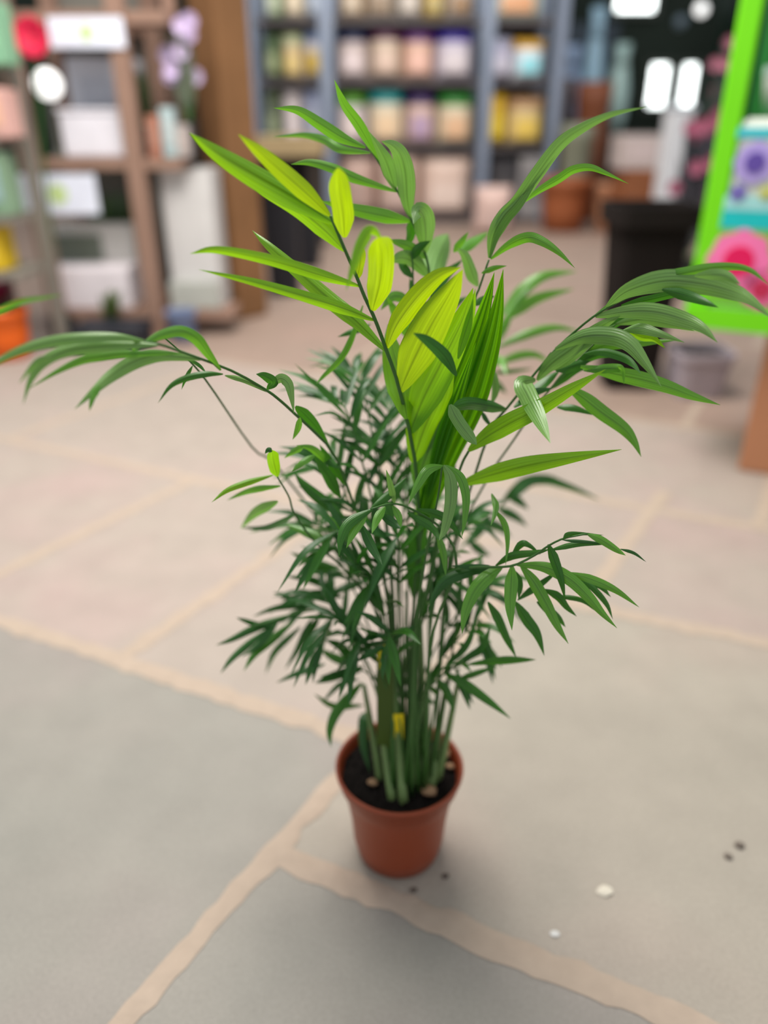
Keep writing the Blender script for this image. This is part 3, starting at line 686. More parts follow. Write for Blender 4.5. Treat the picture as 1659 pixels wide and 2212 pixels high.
# A: the lime young frond towards the viewer
frond('bright lime young frond leaning left', [(905, 1400, .51), (905, 1150, .50), (897, 1000, .49), (863, 841, .475), (834, 755, .47), (810, 690, .465), (787, 640, .46), (772, 602, .46), (746, 542, .455), (714, 466, .45)], [
    ('l', 50, .455, .44, [(722, 482), (642, 430), (548, 376), (466, 328), (409, 287)], dict(roll=.3, fold=.5)),
    ('l', 42, .457, .46, [(745, 542), (700, 496), (640, 450), (560, 405), (500, 362)], dict(roll=-.3)),
    ('y', 40, .45, .43, [(713, 466), (665, 420), (610, 372), (558, 326), (515, 290)], dict(roll=.1)),
    ('y', 46, .45, .42, [(745, 514), (742, 470), (736, 420), (730, 362)], dict(kind='blunt', roll=.1)),
    ('y', 56, .46, .40, [(805, 672), (820, 612), (825, 552), (818, 512)], dict(kind='blunt', roll=.1)),
    ('l', 26, .40, .385, [(822, 512), (800, 498), (778, 530), (762, 580), (748, 628)], dict(roll=0)),
    ('y', 22, .46, .46, [(771, 604), (778, 570), (782, 530)], dict(kind='blunt')),
    ('l', 26, .46, .42, [(778, 619), (698, 596), (589, 564), (470, 541), (410, 548)], dict(roll=-.2, fold=.5)),
    ('l', 26, .465, .43, [(810, 692), (748, 668), (679, 646), (548, 609), (429, 582)], dict(roll=.2, fold=.5)),
    ('l', 34, .47, .52, [(834, 758), (770, 694), (716, 650), (650, 592), (580, 530), (545, 498)], dict(roll=.2)),
    ('y', 46, .47, .43, [(836, 752), (858, 700), (902, 640), (950, 596), (996, 577)], dict(roll=.1)),
    ('y', 84, .475, .43, [(864, 846), (895, 775), (930, 705), (968, 640), (1000, 582)], dict(roll=.12, fold=.12)),
    ('l', 78, .485, .45, [(886, 935), (915, 860), (955, 780), (995, 700), (1022, 622)], dict(roll=-.15, fold=.12)),
    ('l', 70, .49, .47, [(893, 1000), (915, 930), (950, 850), (980, 770)], dict(roll=.15)),
    ('m', 60, .495, .48, [(900, 1060), (915, 1000), (945, 930), (985, 850)], dict(roll=-.2)),
    ('l', 60, .47, .52, [(880, 905), (868, 830), (850, 760), (838, 700)], dict(roll=.4)),
    ('l', 20, .46, .45, [(989, 775), (1000, 732), (1018, 674), (1027, 623)], {}),
], (870, 1730), (.0016, .0010))
# B: unopened pleated spear
frond('tall pleated half-open lime spear', [(890, 1420, .52), (898, 1250, .505), (915, 1120, .50), (950, 980, .495), (1000, 830, .485)], [
    ('s', 62, .50, .47, [(905, 1160), (935, 1080), (970, 985), (1015, 880), (1050, 770), (1072, 680), (1087, 582)], dict(pleat=.35, roll=.15, fold=0, kind='spear')),
    ('s', 52, .503, .475, [(903, 1140), (925, 1040), (955, 930), (990, 830), (1025, 740), (1050, 660), (1068, 588)], dict(pleat=.35, roll=-.2, fold=0, kind='spear')),
    ('s', 40, .498, .465, [(908, 1130), (930, 1050), (955, 960), (990, 855), (1028, 740)], dict(pleat=.35, roll=.1, fold=0, kind='spear')),
    ('m', 44, .507, .49, [(903, 1190), (908, 1130), (925, 1040), (945, 960), (975, 860)], dict(pleat=.35, roll=-.3, fold=0, kind='spear')),
    ('d', 40, .51, .50, [(893, 1290), (898, 1210), (912, 1130), (935, 1060)], dict(roll=.2)),
    ('b', 28, .43, .40, [(986, 812), (960, 768), (924, 736), (892, 719)], dict(roll=.1)),
], (880, 1715), (.0018, .0011))
# C: crown frond rising at the top, behind
frond('upright mid-green crown frond', [(905, 1300, .55), (912, 1000, .56), (930, 700, .57), (928, 600, .57), (918, 546, .57), (893, 485, .57), (858, 412, .57), (821, 355, .57), (795, 316, .57)], [
    ('m', 22, .57, .55, [(821, 352), (776, 273), (742, 225), (722, 172)], {}), ('m', 26, .57, .54, [(790, 318), (739, 296), (690, 266), (642, 238), (591, 233)], dict(roll=.2)),
    ('m', 18, .57, .64, [(800, 330), (735, 322), (698, 302), (650, 292), (590, 296)], {}), ('g', 32, .57, .55, [(855, 412), (842, 370), (828, 335), (797, 284)], dict(roll=.1)),
    ('g', 40, .57, .53, [(888, 473), (880, 430), (876, 375), (866, 335), (848, 314), (824, 305)], dict(roll=.1)), ('m', 22, .57, .56, [(857, 414), (769, 385), (716, 361), (668, 350), (628, 355)], dict(roll=.2)),
    ('m', 30, .57, .55, [(888, 479), (828, 466), (757, 451), (690, 434)], dict(roll=-.1)), ('g', 48, .57, .53, [(919, 548), (920, 505), (915, 468), (903, 456), (893, 484)], dict(roll=.1)),
    ('m', 22, .57, .55, [(922, 558), (881, 531), (836, 518)], {}), ('g', 34, .57, .55, [(926, 600), (892, 567), (866, 557), (840, 566)], {}),
    ('d', 20, .57, .58, [(886, 478), (886, 510), (870, 545)], {}), ('g', 54, .58, .66, [(936, 612), (946, 565), (968, 505)], dict(kind='blunt')),
    ('g', 26, .57, .55, [(1033, 619), (1022, 595), (1007, 555), (988, 536)], {}), ('m', 16, .58, .58, [(980, 545), (995, 525), (1012, 501)], {}), ('m', 22, .6, .68, [(990, 545), (1025, 520), (1058, 500)], {}),
    ('d', 24, .57, .6, [(930, 650), (960, 600), (1000, 560)], {}), ('d', 24, .57, .58, [(930, 690), (900, 640), (885, 600)], {}), ('d', 26, .57, .6, [(928, 720), (890, 660), (850, 640)], {}),
    ('m', 30, .56, .55, [(925, 760), (870, 700), (835, 640)], {}), ('d', 24, .57, .6, [(935, 700), (975, 660), (1010, 640)], {}),
    ('d', 14, .56, .54, [(800, 700), (765, 715), (729, 728)], {}), ('m', 14, .53, .50, [(784, 660), (760, 732), (736, 776), (700, 812), (682, 830)], {}),
], (900, 1695), (.0012, .0007))
frond(None, [(880, 1300, .55), (884, 900, .56), (892, 613, .56), (888, 545, .56)], [('d', 20, .56, .56, [(890, 560), (905, 535), (930, 520)], {}), ('d', 18, .56, .57, [(891, 600), (870, 575), (860, 560)], {}), ('m', 22, .56, .55, [(890, 650), (850, 640), (822, 670)], {})], (880, 1690))
# D: upper right frond
frond('slender frond arching to the upper right', [(960, 1350, .53), (975, 1100, .53), (1000, 800, .53), (1024, 657, .53), (1036, 621, .53), (1056, 561, .53)], [
    ('g', 30, .53, .47, [(1058, 558), (1082, 478), (1119, 436), (1159, 379), (1207, 315), (1254, 279), (1318, 248), (1397, 231)], dict(roll=.2)),
    ('g', 34, .53, .50, [(1057, 558), (1066, 510), (1088, 468), (1118, 434), (1160, 372), (1200, 325)], dict(roll=-.2)),
    ('m', 18, .53, .50, [(1119, 445), (1165, 412), (1207, 387), (1238, 367), (1274, 362), (1310, 375), (1358, 397)], dict(roll=.3)),
    ('m', 22, .53, .48, [(1060, 560), (1099, 530), (1139, 513), (1171, 522), (1207, 546), (1242, 579)], dict(roll=.2)),
    ('m', 12, .53, .52, [(1040, 590), (1065, 580), (1095, 574)], {}), ('d', 16, .53, .55, [(1020, 660), (1050, 645), (1070, 640)], {}),
    ('g', 18, .53, .52, [(1060, 790), (1070, 840), (1060, 878)], {}), ('m', 16, .54, .55, [(1000, 800), (1050, 740), (1090, 700)], {}),
], (930, 1705), (.0012, .0007))
# E: big right frond, and the folded leaves on its stalk
frond('large grey-green frond arching right past the planter', [(950, 1400, .52), (975, 1200, .515), (1025, 1029, .51), (1062, 924, .505), (1094, 883, .50), (1151, 812, .50), (1199, 756, .495), (1240, 718, .49), (1286, 681, .48), (1342, 649, .47), (1410, 625, .46)], [
    ('m', 24, .48, .41, [(1286, 681), (1358, 633), (1417, 605), (1477, 590), (1556, 577), (1616, 582), (1661, 616)], dict(roll=.2)),
    ('g', 48, .475, .40, [(1310, 664), (1358, 628), (1437, 607), (1516, 613), (1576, 628), (1620, 648), (1668, 688)], dict(roll=.1)),
    ('g', 38, .48, .42, [(1286, 684), (1358, 673), (1417, 674), (1477, 690), (1516, 708), (1550, 740)], dict(roll=.1)),
    ('g', 40, .49, .43, [(1199, 755), (1258, 728), (1318, 726), (1358, 742), (1393, 784), (1429, 836)], dict(roll=.1)),
    ('g', 36, .50, .47, [(1160, 822), (1191, 786), (1238, 752), (1300, 705), (1340, 682)], dict(roll=.2)),
    ('g', 26, .50, .47, [(1190, 800), (1230, 772), (1280, 730), (1330, 700)], dict(roll=-.2)),
    ('g', 44, .50, .40, [(1157, 820), (1128, 826), (1138, 852), (1155, 885), (1172, 920), (1189, 957)], dict(roll=.1)),
    ('m', 34, .49, .46, [(1254, 792), (1318, 806), (1377, 818), (1437, 834), (1497, 856), (1556, 875)], dict(roll=.2)),
    ('m', 32, .49, .46, [(1222, 836), (1254, 856), (1298, 890), (1346, 925), (1369, 953), (1385, 987)], dict(roll=.2)),
    ('d', 16, .50, .49, [(1203, 879), (1238, 881), (1286, 897)], {}), ('g', 24, .47, .44, [(1345, 714), (1380, 708), (1417, 718), (1479, 740)], {}),
    ('l', 18, .48, .46, [(1350, 712), (1385, 728), (1412, 733), (1437, 752)], {}), ('d', 18, .49, .46, [(1262, 764), (1302, 760), (1346, 772), (1369, 788), (1385, 808)], {}),
    ('d', 18, .48, .45, [(1342, 660), (1400, 648), (1490, 630), (1560, 640)], {}), ('d', 24, .45, .42, [(1430, 625), (1493, 641), (1552, 664)], {}), ('g', 24, .43, .41, [(1500, 596), (1560, 594), (1600, 614)], {}),
    ('d', 24, .50, .50, [(1240, 745), (1290, 715), (1350, 690), (1400, 680)], {}), ('d', 22, .50, .51, [(1200, 800), (1240, 790), (1290, 770)], {}), ('m', 20, .49, .47, [(1260, 800), (1330, 795), (1346, 800)], {}),
    ('d', 27, .50, .44, [(1094, 884), (1055, 876), (1015, 871), (976, 880)], dict(kind='blunt', roll=.1)), ('g', 27, .44, .43, [(972, 874), (984, 900), (1006, 932), (1030, 961)], dict(kind='blunt', roll=.1)),
    ('b', 10, .50, .5, [(1040, 888), (1052, 908), (1066, 926)], {}), ('d', 24, .50, .52, [(1110, 880), (1170, 830), (1210, 800)], {}), ('d', 12, .50, .50, [(1160, 815), (1182, 780), (1190, 760)], {}),
    ('m', 10, .47, .47, [(1335, 790), (1345, 800), (1348, 830)], {}), ('b', 20, .5, .5, [(1120, 870), (1150, 850), (1195, 838)], {}),
], (940, 1690), (.0012, .0007))
frond(None, [(955, 1400, .54), (985, 1180, .545), (1050, 1040, .54), (1110, 950, .53), (1180, 850, .52), (1262, 764, .51), (1330, 700, .50)], [
    ('d', 24, .51, .50, [(1240, 790), (1290, 765), (1340, 770)], {}), ('m', 24, .51, .49, [(1262, 766), (1310, 745), (1380, 740), (1460, 735)], {}), ('d', 20, .52, .52, [(1190, 840), (1240, 800), (1280, 790)], {}), ('g', 26, .50, .47, [(1330, 700), (1390, 690), (1450, 700), (1500, 715)], {})], (935, 1680))
# F: lime blades to the right
frond('long bright green blade rising to the right', [(900, 1400, .50), (930, 1250, .49), (960, 1120, .48), (995, 1010, .475), (1012, 975, .47)], [
    ('l', 44, .47, .43, [(1012, 974), (1050, 945), (1100, 915), (1159, 885), (1238, 838), (1308, 798)], dict(roll=.1))], (905, 1720), (.0013, .0009))
frond('long bright green blade pointing right', [(898, 1400, .50), (925, 1260, .49), (950, 1140, .485), (990, 1050, .48)], [
    ('l', 42, .48, .42, [(990, 1048), (1062, 1026), (1134, 1007), (1224, 990), (1343, 971)], dict(roll=.1))], (902, 1718), (.0013, .0009))
# G: left arching frond
frond('long frond arching far left', [(850, 1350, .52), (800, 1180, .51), (760, 1080, .50), (720, 978, .49), (642, 899, .47), (599, 860, .455), (569, 839, .45), (503, 802, .43), (412, 767, .405), (340, 742, .39), (290, 736, .38)], [
    ('g', 26, .38, .33, [(312, 736), (252, 727), (187, 729), (122, 735), (56, 752), (-5, 782), (-60, 830)], dict(roll=.2)),
    ('g', 28, .385, .34, [(341, 745), (278, 744), (208, 748), (143, 757), (95, 782), (66, 821), (50, 873)], dict(roll=.2)),
    ('g', 14, .35, .34, [(110, 770), (78, 784), (41, 828)], {}), ('m', 20, .395, .36, [(391, 763), (269, 764), (217, 770), (174, 779), (122, 803), (62, 840)], dict(roll=.2)),
    ('g', 32, .41, .36, [(434, 776), (347, 768), (295, 779), (243, 809), (204, 843), (161, 884)], dict(roll=.2)), ('m', 14, .37, .36, [(215, 832), (200, 855), (193, 888)], {}),
    ('m', 27, .42, .38, [(477, 800), (451, 765), (425, 731), (391, 715), (352, 722), (321, 737), (285, 762)], dict(roll=.1)), ('d', 15, .425, .40, [(482, 808), (447, 807), (404, 816), (369, 834), (341, 871)], dict(roll=.2)),
    ('g', 11, .43, .45, [(486, 811), (530, 822), (577, 848)], {}), ('d', 22, .45, .44, [(577, 842), (590, 826), (572, 812), (553, 808)], {}), ('g', 22, .45, .44, [(580, 838), (604, 818), (622, 828), (629, 856), (635, 893)], dict(roll=.1)),
    ('d', 24, .47, .49, [(638, 878), (660, 897), (685, 925), (714, 968)], dict(roll=.2)), ('m', 10, .39, .40, [(284, 738), (290, 752), (286, 770)], {}),
    ('m', 14, .33, .34, [(-8, 784), (-50, 750), (-40, 695), (9, 667), (52, 650), (95, 643), (135, 637)], dict(roll=.2)),
    ('m', 14, .457, .462, [(648, 902), (643, 926), (632, 950)], {}), ('d', 18, .49, .50, [(735, 1010), (700, 990), (676, 978)], {}), ('d', 20, .50, .49, [(750, 1050), (715, 1000), (690, 960)], {}),
], (845, 1725), (.0013, .0007))
frond(None, [(840, 1400, .57), (740, 1200, .58), (600, 1010, .58), (547, 969, .56), (451, 830, .5), (404, 774, .47), (356, 730, .45)], [('d', 8, .47, .46, [(404, 774), (430, 790), (446, 806)], {}), ('d', 8, .47, .47, [(416, 790), (402, 815), (392, 842)], {})], (840, 1715), (.0014, .0005))
# H: small left frond
frond('small bright frond at mid left', [(840, 1400, .52), (770, 1260, .51), (680, 1170, .49), (636, 1109, .48), (624, 1073, .475), (599, 1030, .465)], [
    ('l', 26, .465, .45, [(600, 1030), (592, 1000), (588, 972)], dict(kind='blunt', roll=.1)), ('b', 12, .45, .45, [(588, 975), (580, 972), (572, 980)], {}),
    ('l', 14, .467, .44, [(590, 1026), (533, 1043), (490, 1060), (457, 1085)], dict(roll=.1)), ('m', 14, .47, .50, [(606, 1050), (556, 1057), (523, 1066), (490, 1081)], {}),
    ('m', 22, .48, .56, [(600, 1083), (549, 1109), (520, 1142)], {}), ('m', 14, .48, .49, [(655, 966), (635, 975), (614, 990)], {}), ('m', 15, .48, .47, [(680, 983), (655, 998), (630, 1018)], {}),
    ('d', 26, .49, .48, [(735, 1075), (710, 1030), (675, 980)], {}), ('m', 18, .49, .48, [(700, 1000), (692, 985), (670, 968), (640, 962)], {}), ('b', 14, .49, .56, [(640, 1110), (580, 1140), (520, 1140)], {}),
    ('d', 26, .50, .52, [(745, 1120), (700, 1085), (660, 1050), (635, 1020)], {}), ('m', 22, .50, .52, [(712, 1172), (665, 1150), (615, 1132)], {}), ('d', 18, .5, .49, [(730, 1180), (690, 1190), (640, 1225)], {}),
], (850, 1728))
# I: centre leaf cluster hanging towards the viewer
frond('pale drooping leaflets at the centre', [(895, 1400, .48), (915, 1230, .455), (945, 1080, .435), (955, 1008, .425)], [
    ('m', 22, .425, .40, [(957, 1006), (925, 1014), (902, 1048), (882, 1090)], dict(roll=.1)), ('g', 28, .425, .40, [(958, 1005), (972, 1036), (973, 1087), (961, 1142), (948, 1168)], dict(roll=.1)),
    ('m', 20, .425, .40, [(962, 1005), (992, 1028), (1006, 1067), (1005, 1115), (997, 1162)], dict(roll=.1)), ('m', 14, .46, .43, [(1062, 1066), (1071, 1087), (1070, 1108), (1060, 1136)], {}),
    ('m', 13, .45, .42, [(1066, 1100), (1090, 1132), (1096, 1173), (1092, 1222)], {}), ('m', 16, .44, .43, [(945, 1150), (958, 1200), (963, 1244)], {}),
], (890, 1725))
# J: dark shiny drooping frond centre left
frond('dark glossy drooping frond left of the spear', [(930, 1400, .47), (985, 1230, .45), (960, 1150, .445), (900, 1105, .44), (850, 1088, .435), (800, 1100, .425)], [
    ('d', 24, .425, .40, [(805, 1100), (758, 1126), (738, 1158), (732, 1204)], dict(roll=.1)), ('m', 20, .425, .405, [(795, 1103), (768, 1142), (748, 1184)], dict(roll=.1)),
    ('b', 21, .425, .40, [(777, 1128), (795, 1166), (811, 1196), (826, 1222)], dict(roll=.1)), ('m', 19, .43, .41, [(832, 1094), (815, 1120), (803, 1153)], dict(roll=.1)),
    ('m', 15, .435, .42, [(848, 1092), (861, 1116), (865, 1144)], {}), ('d', 18, .44, .42, [(880, 1108), (931, 1139), (950, 1167)], {}), ('g', 15, .44, .43, [(853, 1088), (845, 1053), (834, 1014)], dict(roll=.1)),
    ('b', 20, .43, .42, [(820, 1110), (850, 1130), (866, 1142)], {}), ('d', 18, .44, .42, [(900, 1100), (960, 1120), (1000, 1165)], {}), ('d', 18, .43, .45, [(800, 1100), (850, 1060), (880, 1030)], {}),
], (920, 1715))
# K: right lower frond
frond('mid-green frond drooping right at mid height', [(925, 1420, .49), (940, 1290, .47), (965, 1240, .455), (1015, 1226, .44), (1070, 1225, .43), (1111, 1221, .42), (1159, 1197, .415), (1183, 1180, .41), (1218, 1163, .405), (1269, 1153, .40)], [
    ('m', 32, .43, .40, [(1085, 1225), (1056, 1242), (1025, 1276), (1005, 1324), (998, 1369)], dict(roll=.1)), ('m', 29, .42, .39, [(1106, 1221), (1104, 1259), (1102, 1311), (1106, 1362)], dict(roll=.1)),
    ('m', 26, .42, .39, [(1124, 1221), (1152, 1256), (1180, 1304), (1204, 1352), (1228, 1391)], dict(roll=.1)), ('m', 29, .42, .38, [(1116, 1220), (1176, 1225), (1228, 1249), (1269, 1287), (1300, 1324), (1333, 1357)], dict(roll=.1)),
    ('m', 19, .41, .39, [(1226, 1237), (1279, 1252), (1331, 1276), (1381, 1312)], {}), ('d', 13, .415, .40, [(1240, 1242), (1279, 1268), (1310, 1304), (1324, 1338)], {}), ('d', 17, .43, .41, [(1070, 1222), (1104, 1201), (1152, 1194), (1190, 1186)], {}),
    ('d', 15, .425, .42, [(1104, 1203), (1125, 1176), (1142, 1177), (1168, 1198)], {}), ('d', 21, .41, .40, [(1184, 1176), (1197, 1208), (1211, 1249), (1221, 1297)], dict(roll=.1)), ('d', 13, .41, .40, [(1190, 1188), (1245, 1175), (1312, 1176)], {}),
    ('b', 8, .405, .40, [(1214, 1166), (1262, 1170), (1320, 1176)], {}), ('m', 17, .40, .39, [(1268, 1153), (1297, 1165), (1331, 1187), (1352, 1200)], {}), ('d', 10, .40, .40, [(1216, 1164), (1235, 1153), (1305, 1156)], {}), ('b', 7, .40, .40, [(1340, 1186), (1370, 1195), (1396, 1214)], {}),
    ('d', 24, .43, .41, [(1113, 1300), (1135, 1336), (1159, 1369), (1176, 1417)], {}), ('d', 20, .44, .43, [(1054, 1300), (1077, 1338), (1097, 1383), (1116, 1422)], {}), ('d', 17, .42, .41, [(1173, 1273), (1204, 1288), (1224, 1312), (1246, 1332)], {}),
    ('d', 11, .42, .41, [(1190, 1285), (1255, 1296), (1290, 1322)], {}), ('b', 24, .44, .43, [(1060, 1230), (1012, 1235), (963, 1254), (939, 1287), (926, 1326)], dict(roll=.1)), ('b', 18, .44, .43, [(1080, 1232), (1040, 1226), (975, 1222)], {}),
    ('b', 15, .43, .42, [(1118, 1297), (1150, 1275), (1176, 1256), (1207, 1232)], {}), ('d', 16, .43, .42, [(1110, 1232), (1122, 1262), (1120, 1295)], {}), ('d', 18, .42, .42, [(1160, 1300), (1200, 1330), (1222, 1355)], {}), ('d', 14, .42, .41, [(1230, 1250), (1290, 1262), (1320, 1290)], {}),
], (915, 1720))
# L: low right
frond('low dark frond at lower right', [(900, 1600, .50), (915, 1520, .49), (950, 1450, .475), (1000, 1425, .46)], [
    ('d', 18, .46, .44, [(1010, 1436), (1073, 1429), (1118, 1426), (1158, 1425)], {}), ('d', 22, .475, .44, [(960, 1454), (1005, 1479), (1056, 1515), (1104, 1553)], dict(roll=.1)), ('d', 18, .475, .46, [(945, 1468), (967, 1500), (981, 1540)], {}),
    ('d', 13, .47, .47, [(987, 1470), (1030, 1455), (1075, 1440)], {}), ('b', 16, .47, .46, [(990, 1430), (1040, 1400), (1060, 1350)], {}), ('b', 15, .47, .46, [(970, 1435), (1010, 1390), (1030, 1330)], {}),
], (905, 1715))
# M: behind right, out of focus
frond('out-of-focus frond behind on the right', [(935, 1300, .62), (985, 1200, .66), (1040, 1130, .69), (1080, 1094, .71)], [
    ('b', 24, .71, .76, [(1080, 1094), (1111, 1060), (1142, 1041), (1180, 1038), (1211, 1046), (1255, 1062), (1297, 1080)], {}), ('b', 18, .70, .74, [(1100, 1080), (1142, 1045), (1190, 1036)], {}), ('b', 20, .70, .70, [(1100, 1070), (1120, 1082), (1142, 1101)], {}),
    ('b', 20, .70, .70, [(1075, 1098), (1110, 1114), (1140, 1138)], {}), ('b', 24, .68, .66, [(1060, 1110), (1030, 1150), (1000, 1180)], {}), ('b', 22, .68, .70, [(1045, 1125), (1080, 1140), (1105, 1160)], {}), ('b', 18, .66, .66, [(1010, 1165), (1040, 1190), (1060, 1200)], {}),
], (925, 1665))
frond('blurred frond behind the spear, upper right', [(930, 1200, .62), (970, 1000, .68), (1020, 850, .72), (1060, 760, .75), (1095, 690, .77)], [
    ('m', 26, .77, .80, [(1080, 680), (1131, 625), (1175, 595), (1248, 586)], {}), ('m', 24, .77, .80, [(1095, 690), (1159, 645), (1240, 624)], {}), ('m', 20, .75, .78, [(1075, 750), (1139, 720), (1199, 707), (1252, 716)], {}),
    ('m', 18, .74, .76, [(1062, 790), (1119, 768), (1159, 767), (1188, 786)], {}), ('d', 10, .73, .74, [(1060, 806), (1110, 802), (1152, 796)], {}), ('m', 20, .76, .78, [(1090, 690), (1120, 650), (1150, 615)], {}), ('m', 20, .75, .76, [(1062, 750), (1090, 700), (1110, 660)], {}),
    ('d', 18, .73, .73, [(1040, 810), (1075, 830), (1095, 850)], {}), ('m', 18, .74, .70, [(1058, 770), (1085, 780), (1095, 810)], {}),
], (925, 1660))
# N: low left dark frond
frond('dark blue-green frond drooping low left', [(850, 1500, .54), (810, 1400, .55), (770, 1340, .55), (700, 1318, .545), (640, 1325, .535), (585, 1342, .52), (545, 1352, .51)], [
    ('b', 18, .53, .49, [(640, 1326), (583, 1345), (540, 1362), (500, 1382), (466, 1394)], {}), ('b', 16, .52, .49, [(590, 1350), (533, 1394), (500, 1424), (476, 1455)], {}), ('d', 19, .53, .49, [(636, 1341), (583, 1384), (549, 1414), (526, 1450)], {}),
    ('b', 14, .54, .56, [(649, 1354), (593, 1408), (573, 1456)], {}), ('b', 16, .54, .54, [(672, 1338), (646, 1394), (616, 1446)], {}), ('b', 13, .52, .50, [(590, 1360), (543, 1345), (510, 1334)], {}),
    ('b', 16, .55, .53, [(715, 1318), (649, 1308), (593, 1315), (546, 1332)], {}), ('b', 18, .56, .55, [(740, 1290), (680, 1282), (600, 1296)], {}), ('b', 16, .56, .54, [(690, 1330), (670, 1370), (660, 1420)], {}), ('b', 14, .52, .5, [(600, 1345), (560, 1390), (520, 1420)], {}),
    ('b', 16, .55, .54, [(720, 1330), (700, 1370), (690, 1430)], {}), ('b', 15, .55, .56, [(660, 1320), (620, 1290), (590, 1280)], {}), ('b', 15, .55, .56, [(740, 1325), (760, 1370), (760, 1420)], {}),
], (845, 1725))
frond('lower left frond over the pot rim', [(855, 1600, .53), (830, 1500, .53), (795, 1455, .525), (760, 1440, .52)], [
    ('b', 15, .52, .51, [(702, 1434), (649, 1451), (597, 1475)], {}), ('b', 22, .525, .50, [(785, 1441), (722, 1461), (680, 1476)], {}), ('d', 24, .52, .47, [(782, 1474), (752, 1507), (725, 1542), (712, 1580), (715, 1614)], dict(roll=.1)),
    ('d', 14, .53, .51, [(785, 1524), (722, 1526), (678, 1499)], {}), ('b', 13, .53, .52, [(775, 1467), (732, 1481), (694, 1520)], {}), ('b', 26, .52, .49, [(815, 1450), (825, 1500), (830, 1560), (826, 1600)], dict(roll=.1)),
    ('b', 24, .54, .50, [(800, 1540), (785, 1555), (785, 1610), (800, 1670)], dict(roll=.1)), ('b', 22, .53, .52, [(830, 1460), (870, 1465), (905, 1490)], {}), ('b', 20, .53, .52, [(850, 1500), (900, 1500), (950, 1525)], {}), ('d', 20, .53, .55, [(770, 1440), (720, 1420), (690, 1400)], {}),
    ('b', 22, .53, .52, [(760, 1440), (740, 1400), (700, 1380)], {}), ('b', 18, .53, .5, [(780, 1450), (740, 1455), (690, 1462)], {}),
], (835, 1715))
frond('left fan of dark leaflets at mid height', [(860, 1400, .56), (830, 1300, .57), (780, 1250, .57), (720, 1230, .57)], [
    ('b', 18, .57, .55, [(735, 1282), (680, 1254), (617, 1245)], {}), ('d', 20, .57, .55, [(735, 1226), (682, 1216), (627, 1193)], {}), ('d', 18, .57, .55, [(705, 1170), (656, 1142), (607, 1132)], {}),
    ('b', 18, .57, .58, [(780, 1250), (740, 1200), (700, 1170)], {}), ('b', 18, .57, .58, [(800, 1260), (770, 1210), (760, 1160)], {}), ('b', 18, .57, .55, [(790, 1255), (740, 1270), (690, 1300)], {}), ('b', 18, .57, .56, [(815, 1280), (780, 1300), (740, 1350)], {}), ('d', 18, .57, .58, [(740, 1235), (690, 1232), (650, 1240)], {}),
], (850, 1700))

# the dense dark inner fronds
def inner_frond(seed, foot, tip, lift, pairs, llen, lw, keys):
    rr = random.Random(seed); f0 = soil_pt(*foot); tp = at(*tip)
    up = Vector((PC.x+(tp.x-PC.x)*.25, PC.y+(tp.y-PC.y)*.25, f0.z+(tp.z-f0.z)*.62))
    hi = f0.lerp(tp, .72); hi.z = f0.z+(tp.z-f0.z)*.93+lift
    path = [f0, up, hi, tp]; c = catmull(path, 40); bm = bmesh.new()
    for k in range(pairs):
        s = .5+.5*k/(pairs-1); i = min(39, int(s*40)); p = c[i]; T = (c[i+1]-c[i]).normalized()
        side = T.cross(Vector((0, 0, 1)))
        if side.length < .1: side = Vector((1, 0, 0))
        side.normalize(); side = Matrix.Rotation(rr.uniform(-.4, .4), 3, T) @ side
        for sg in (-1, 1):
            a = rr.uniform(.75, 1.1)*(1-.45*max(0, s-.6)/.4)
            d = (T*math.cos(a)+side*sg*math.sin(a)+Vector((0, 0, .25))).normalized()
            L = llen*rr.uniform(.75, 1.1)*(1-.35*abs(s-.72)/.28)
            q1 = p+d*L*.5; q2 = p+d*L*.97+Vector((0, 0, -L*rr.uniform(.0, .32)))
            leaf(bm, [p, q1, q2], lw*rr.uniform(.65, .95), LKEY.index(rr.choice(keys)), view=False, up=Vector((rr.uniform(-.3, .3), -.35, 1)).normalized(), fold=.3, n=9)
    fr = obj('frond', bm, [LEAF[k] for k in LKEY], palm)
    obj('stalk', tube(bmesh.new(), path, .0012, .0005, 24, 6), STALK, fr, True)
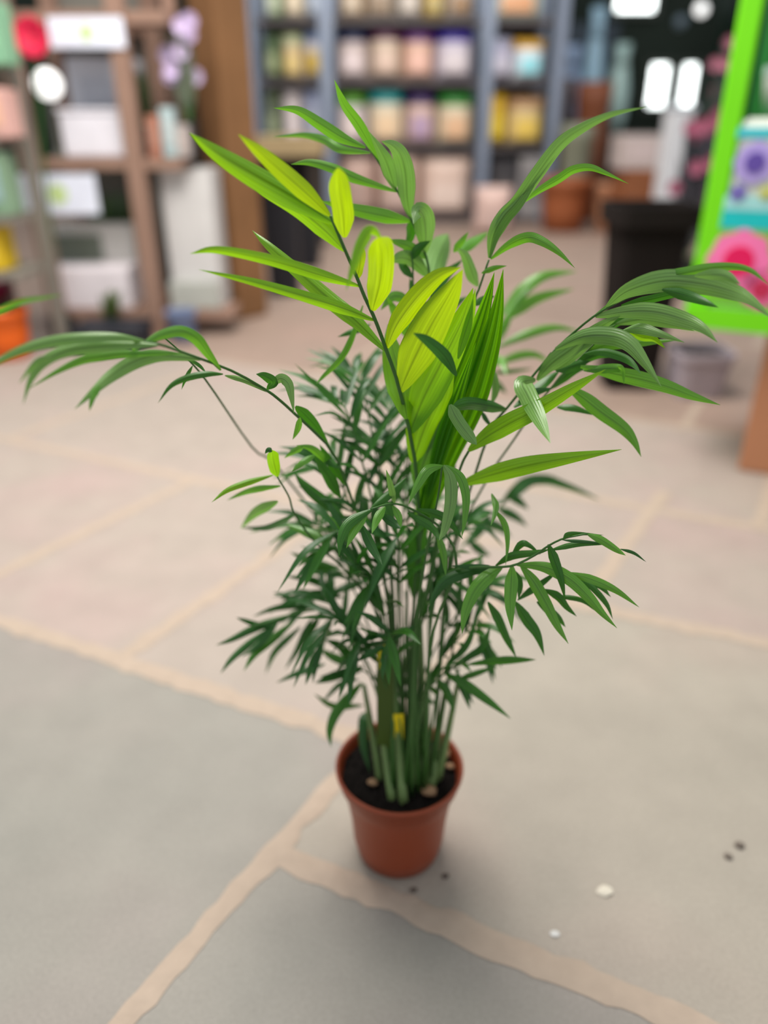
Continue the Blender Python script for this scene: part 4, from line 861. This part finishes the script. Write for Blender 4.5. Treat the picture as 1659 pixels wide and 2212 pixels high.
IN = [((865, 1690), (760, 800, .64), .01, 9, .068, .0075, 'db'), ((855, 1695), (720, 870, .60), .015, 9, .068, .0075, 'db'), ((870, 1690), (830, 860, .66), .01, 9, .062, .0075, 'db'),
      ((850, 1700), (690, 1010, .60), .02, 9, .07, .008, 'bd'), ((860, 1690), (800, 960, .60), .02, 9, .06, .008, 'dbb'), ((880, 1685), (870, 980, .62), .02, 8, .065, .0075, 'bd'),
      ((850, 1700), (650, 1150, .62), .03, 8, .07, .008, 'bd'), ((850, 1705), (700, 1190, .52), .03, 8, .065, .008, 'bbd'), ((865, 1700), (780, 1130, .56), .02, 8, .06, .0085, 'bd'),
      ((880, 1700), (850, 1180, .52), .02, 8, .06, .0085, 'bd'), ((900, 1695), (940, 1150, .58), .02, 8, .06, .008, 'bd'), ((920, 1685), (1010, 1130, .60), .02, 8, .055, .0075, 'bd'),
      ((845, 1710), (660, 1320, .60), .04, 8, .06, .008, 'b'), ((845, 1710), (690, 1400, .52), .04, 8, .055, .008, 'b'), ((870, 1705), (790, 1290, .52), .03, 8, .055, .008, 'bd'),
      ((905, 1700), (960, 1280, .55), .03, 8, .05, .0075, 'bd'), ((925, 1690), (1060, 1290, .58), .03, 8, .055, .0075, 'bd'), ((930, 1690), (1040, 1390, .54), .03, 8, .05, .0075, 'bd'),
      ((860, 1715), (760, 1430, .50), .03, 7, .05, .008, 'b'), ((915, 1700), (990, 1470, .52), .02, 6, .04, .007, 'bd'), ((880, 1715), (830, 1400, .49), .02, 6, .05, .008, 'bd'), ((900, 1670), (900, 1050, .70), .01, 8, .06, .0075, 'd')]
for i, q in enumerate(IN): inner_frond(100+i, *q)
# loose thin stalks seen between the canes
rr = random.Random(8)
for k in range(6):
    x = 872+k*18+rr.uniform(-4, 4); y = .53+rr.uniform(-.02, .04)
    tp = (x+(x-900)*.55+rr.uniform(-10, 10), rr.uniform(1180, 1330), y+.01)
    obj('stalk', tube(bmesh.new(), [soil_pt(870+(x-900)*.55+20, 1700-rr.uniform(0, 30)), at(x, 1500, y), at(*tp)], .0014, .0009, 10, 6), STALK, palm, True)

# plant label among the canes
t = thing('plant_label', soil_pt(852, 1690), 'olive and yellow plant label pushed among the palm canes', 'plant label')
def labelcard(x0, y0, x1, y1, Yt, Yb, rgb, nm, dy=0):
    bm = bmesh.new(); vs = [at(x0, y1, Yb+dy), at(x1, y1, Yb+dy), at(x1, y0, Yt+dy), at(x0, y0, Yt+dy)]
    f = bm.faces.new([bm.verts.new(v) for v in vs]); e = bmesh.ops.extrude_face_region(bm, geom=[f])
    bmesh.ops.translate(bm, verts=[v for v in e['geom'] if isinstance(v, bmesh.types.BMVert)], vec=(0, .0008, 0))
    obj(nm, bm, C(rgb, .4), t)
labelcard(814, 1385, 850, 1610, .525, .525, (66, 88, 24), 'label_card')
labelcard(836, 1610, 858, 1715, .525, .53, (66, 88, 24), 'label_stake')
labelcard(816, 1390, 836, 1445, .525, .525, (226, 206, 20), 'yellow_print', -.0012)
labelcard(850, 1543, 872, 1597, .525, .525, (236, 210, 10), 'yellow_print', -.0012)

# ------------------------------------------------------------------ bits on the floor
def crumb(px, py, s, rgb, name, label, cat, flat=.22):
    c = floor_at(px, py); b = bmesh.new(); bmesh.ops.create_icosphere(b, subdivisions=2, radius=s)
    for v in b.verts:
        v.co *= 1+.4*noise.noise(v.co*200+Vector((px, py, 0))); v.co.z *= flat; v.co.x *= 1.25
    mz = min(v.co.z for v in b.verts); bmesh.ops.translate(b, verts=b.verts, vec=(0, 0, -mz))
    me = bpy.data.meshes.new(name); b.to_mesh(me); b.free(); o = link(name, me, C(rgb, .7)); o.location = c; tag(o, label, cat)
crumb(1306, 1926, .0062, (206, 198, 182), 'stone_chip', 'larger white chip on the floor right of the terracotta pot', 'chip')
crumb(1199, 2018, .0036, (206, 204, 200), 'stone_chip', 'smaller white chip on the floor at the mortar joint', 'chip')
crumb(1572, 1851, .0035, (104, 94, 84), 'soil_crumb', 'dark crumb on the floor at the right, lower of two', 'crumb', .5)
crumb(1598, 1828, .0042, (104, 94, 84), 'soil_crumb', 'dark crumb on the floor at the right, upper of two', 'crumb', .5)
crumb(962, 1893, .003, (92, 80, 70), 'soil_crumb', 'dark crumb on the floor just right of the pot base', 'crumb', .5)
crumb(893, 1925, .003, (92, 80, 70), 'soil_crumb', 'dark crumb on the floor in front of the pot', 'crumb', .5)
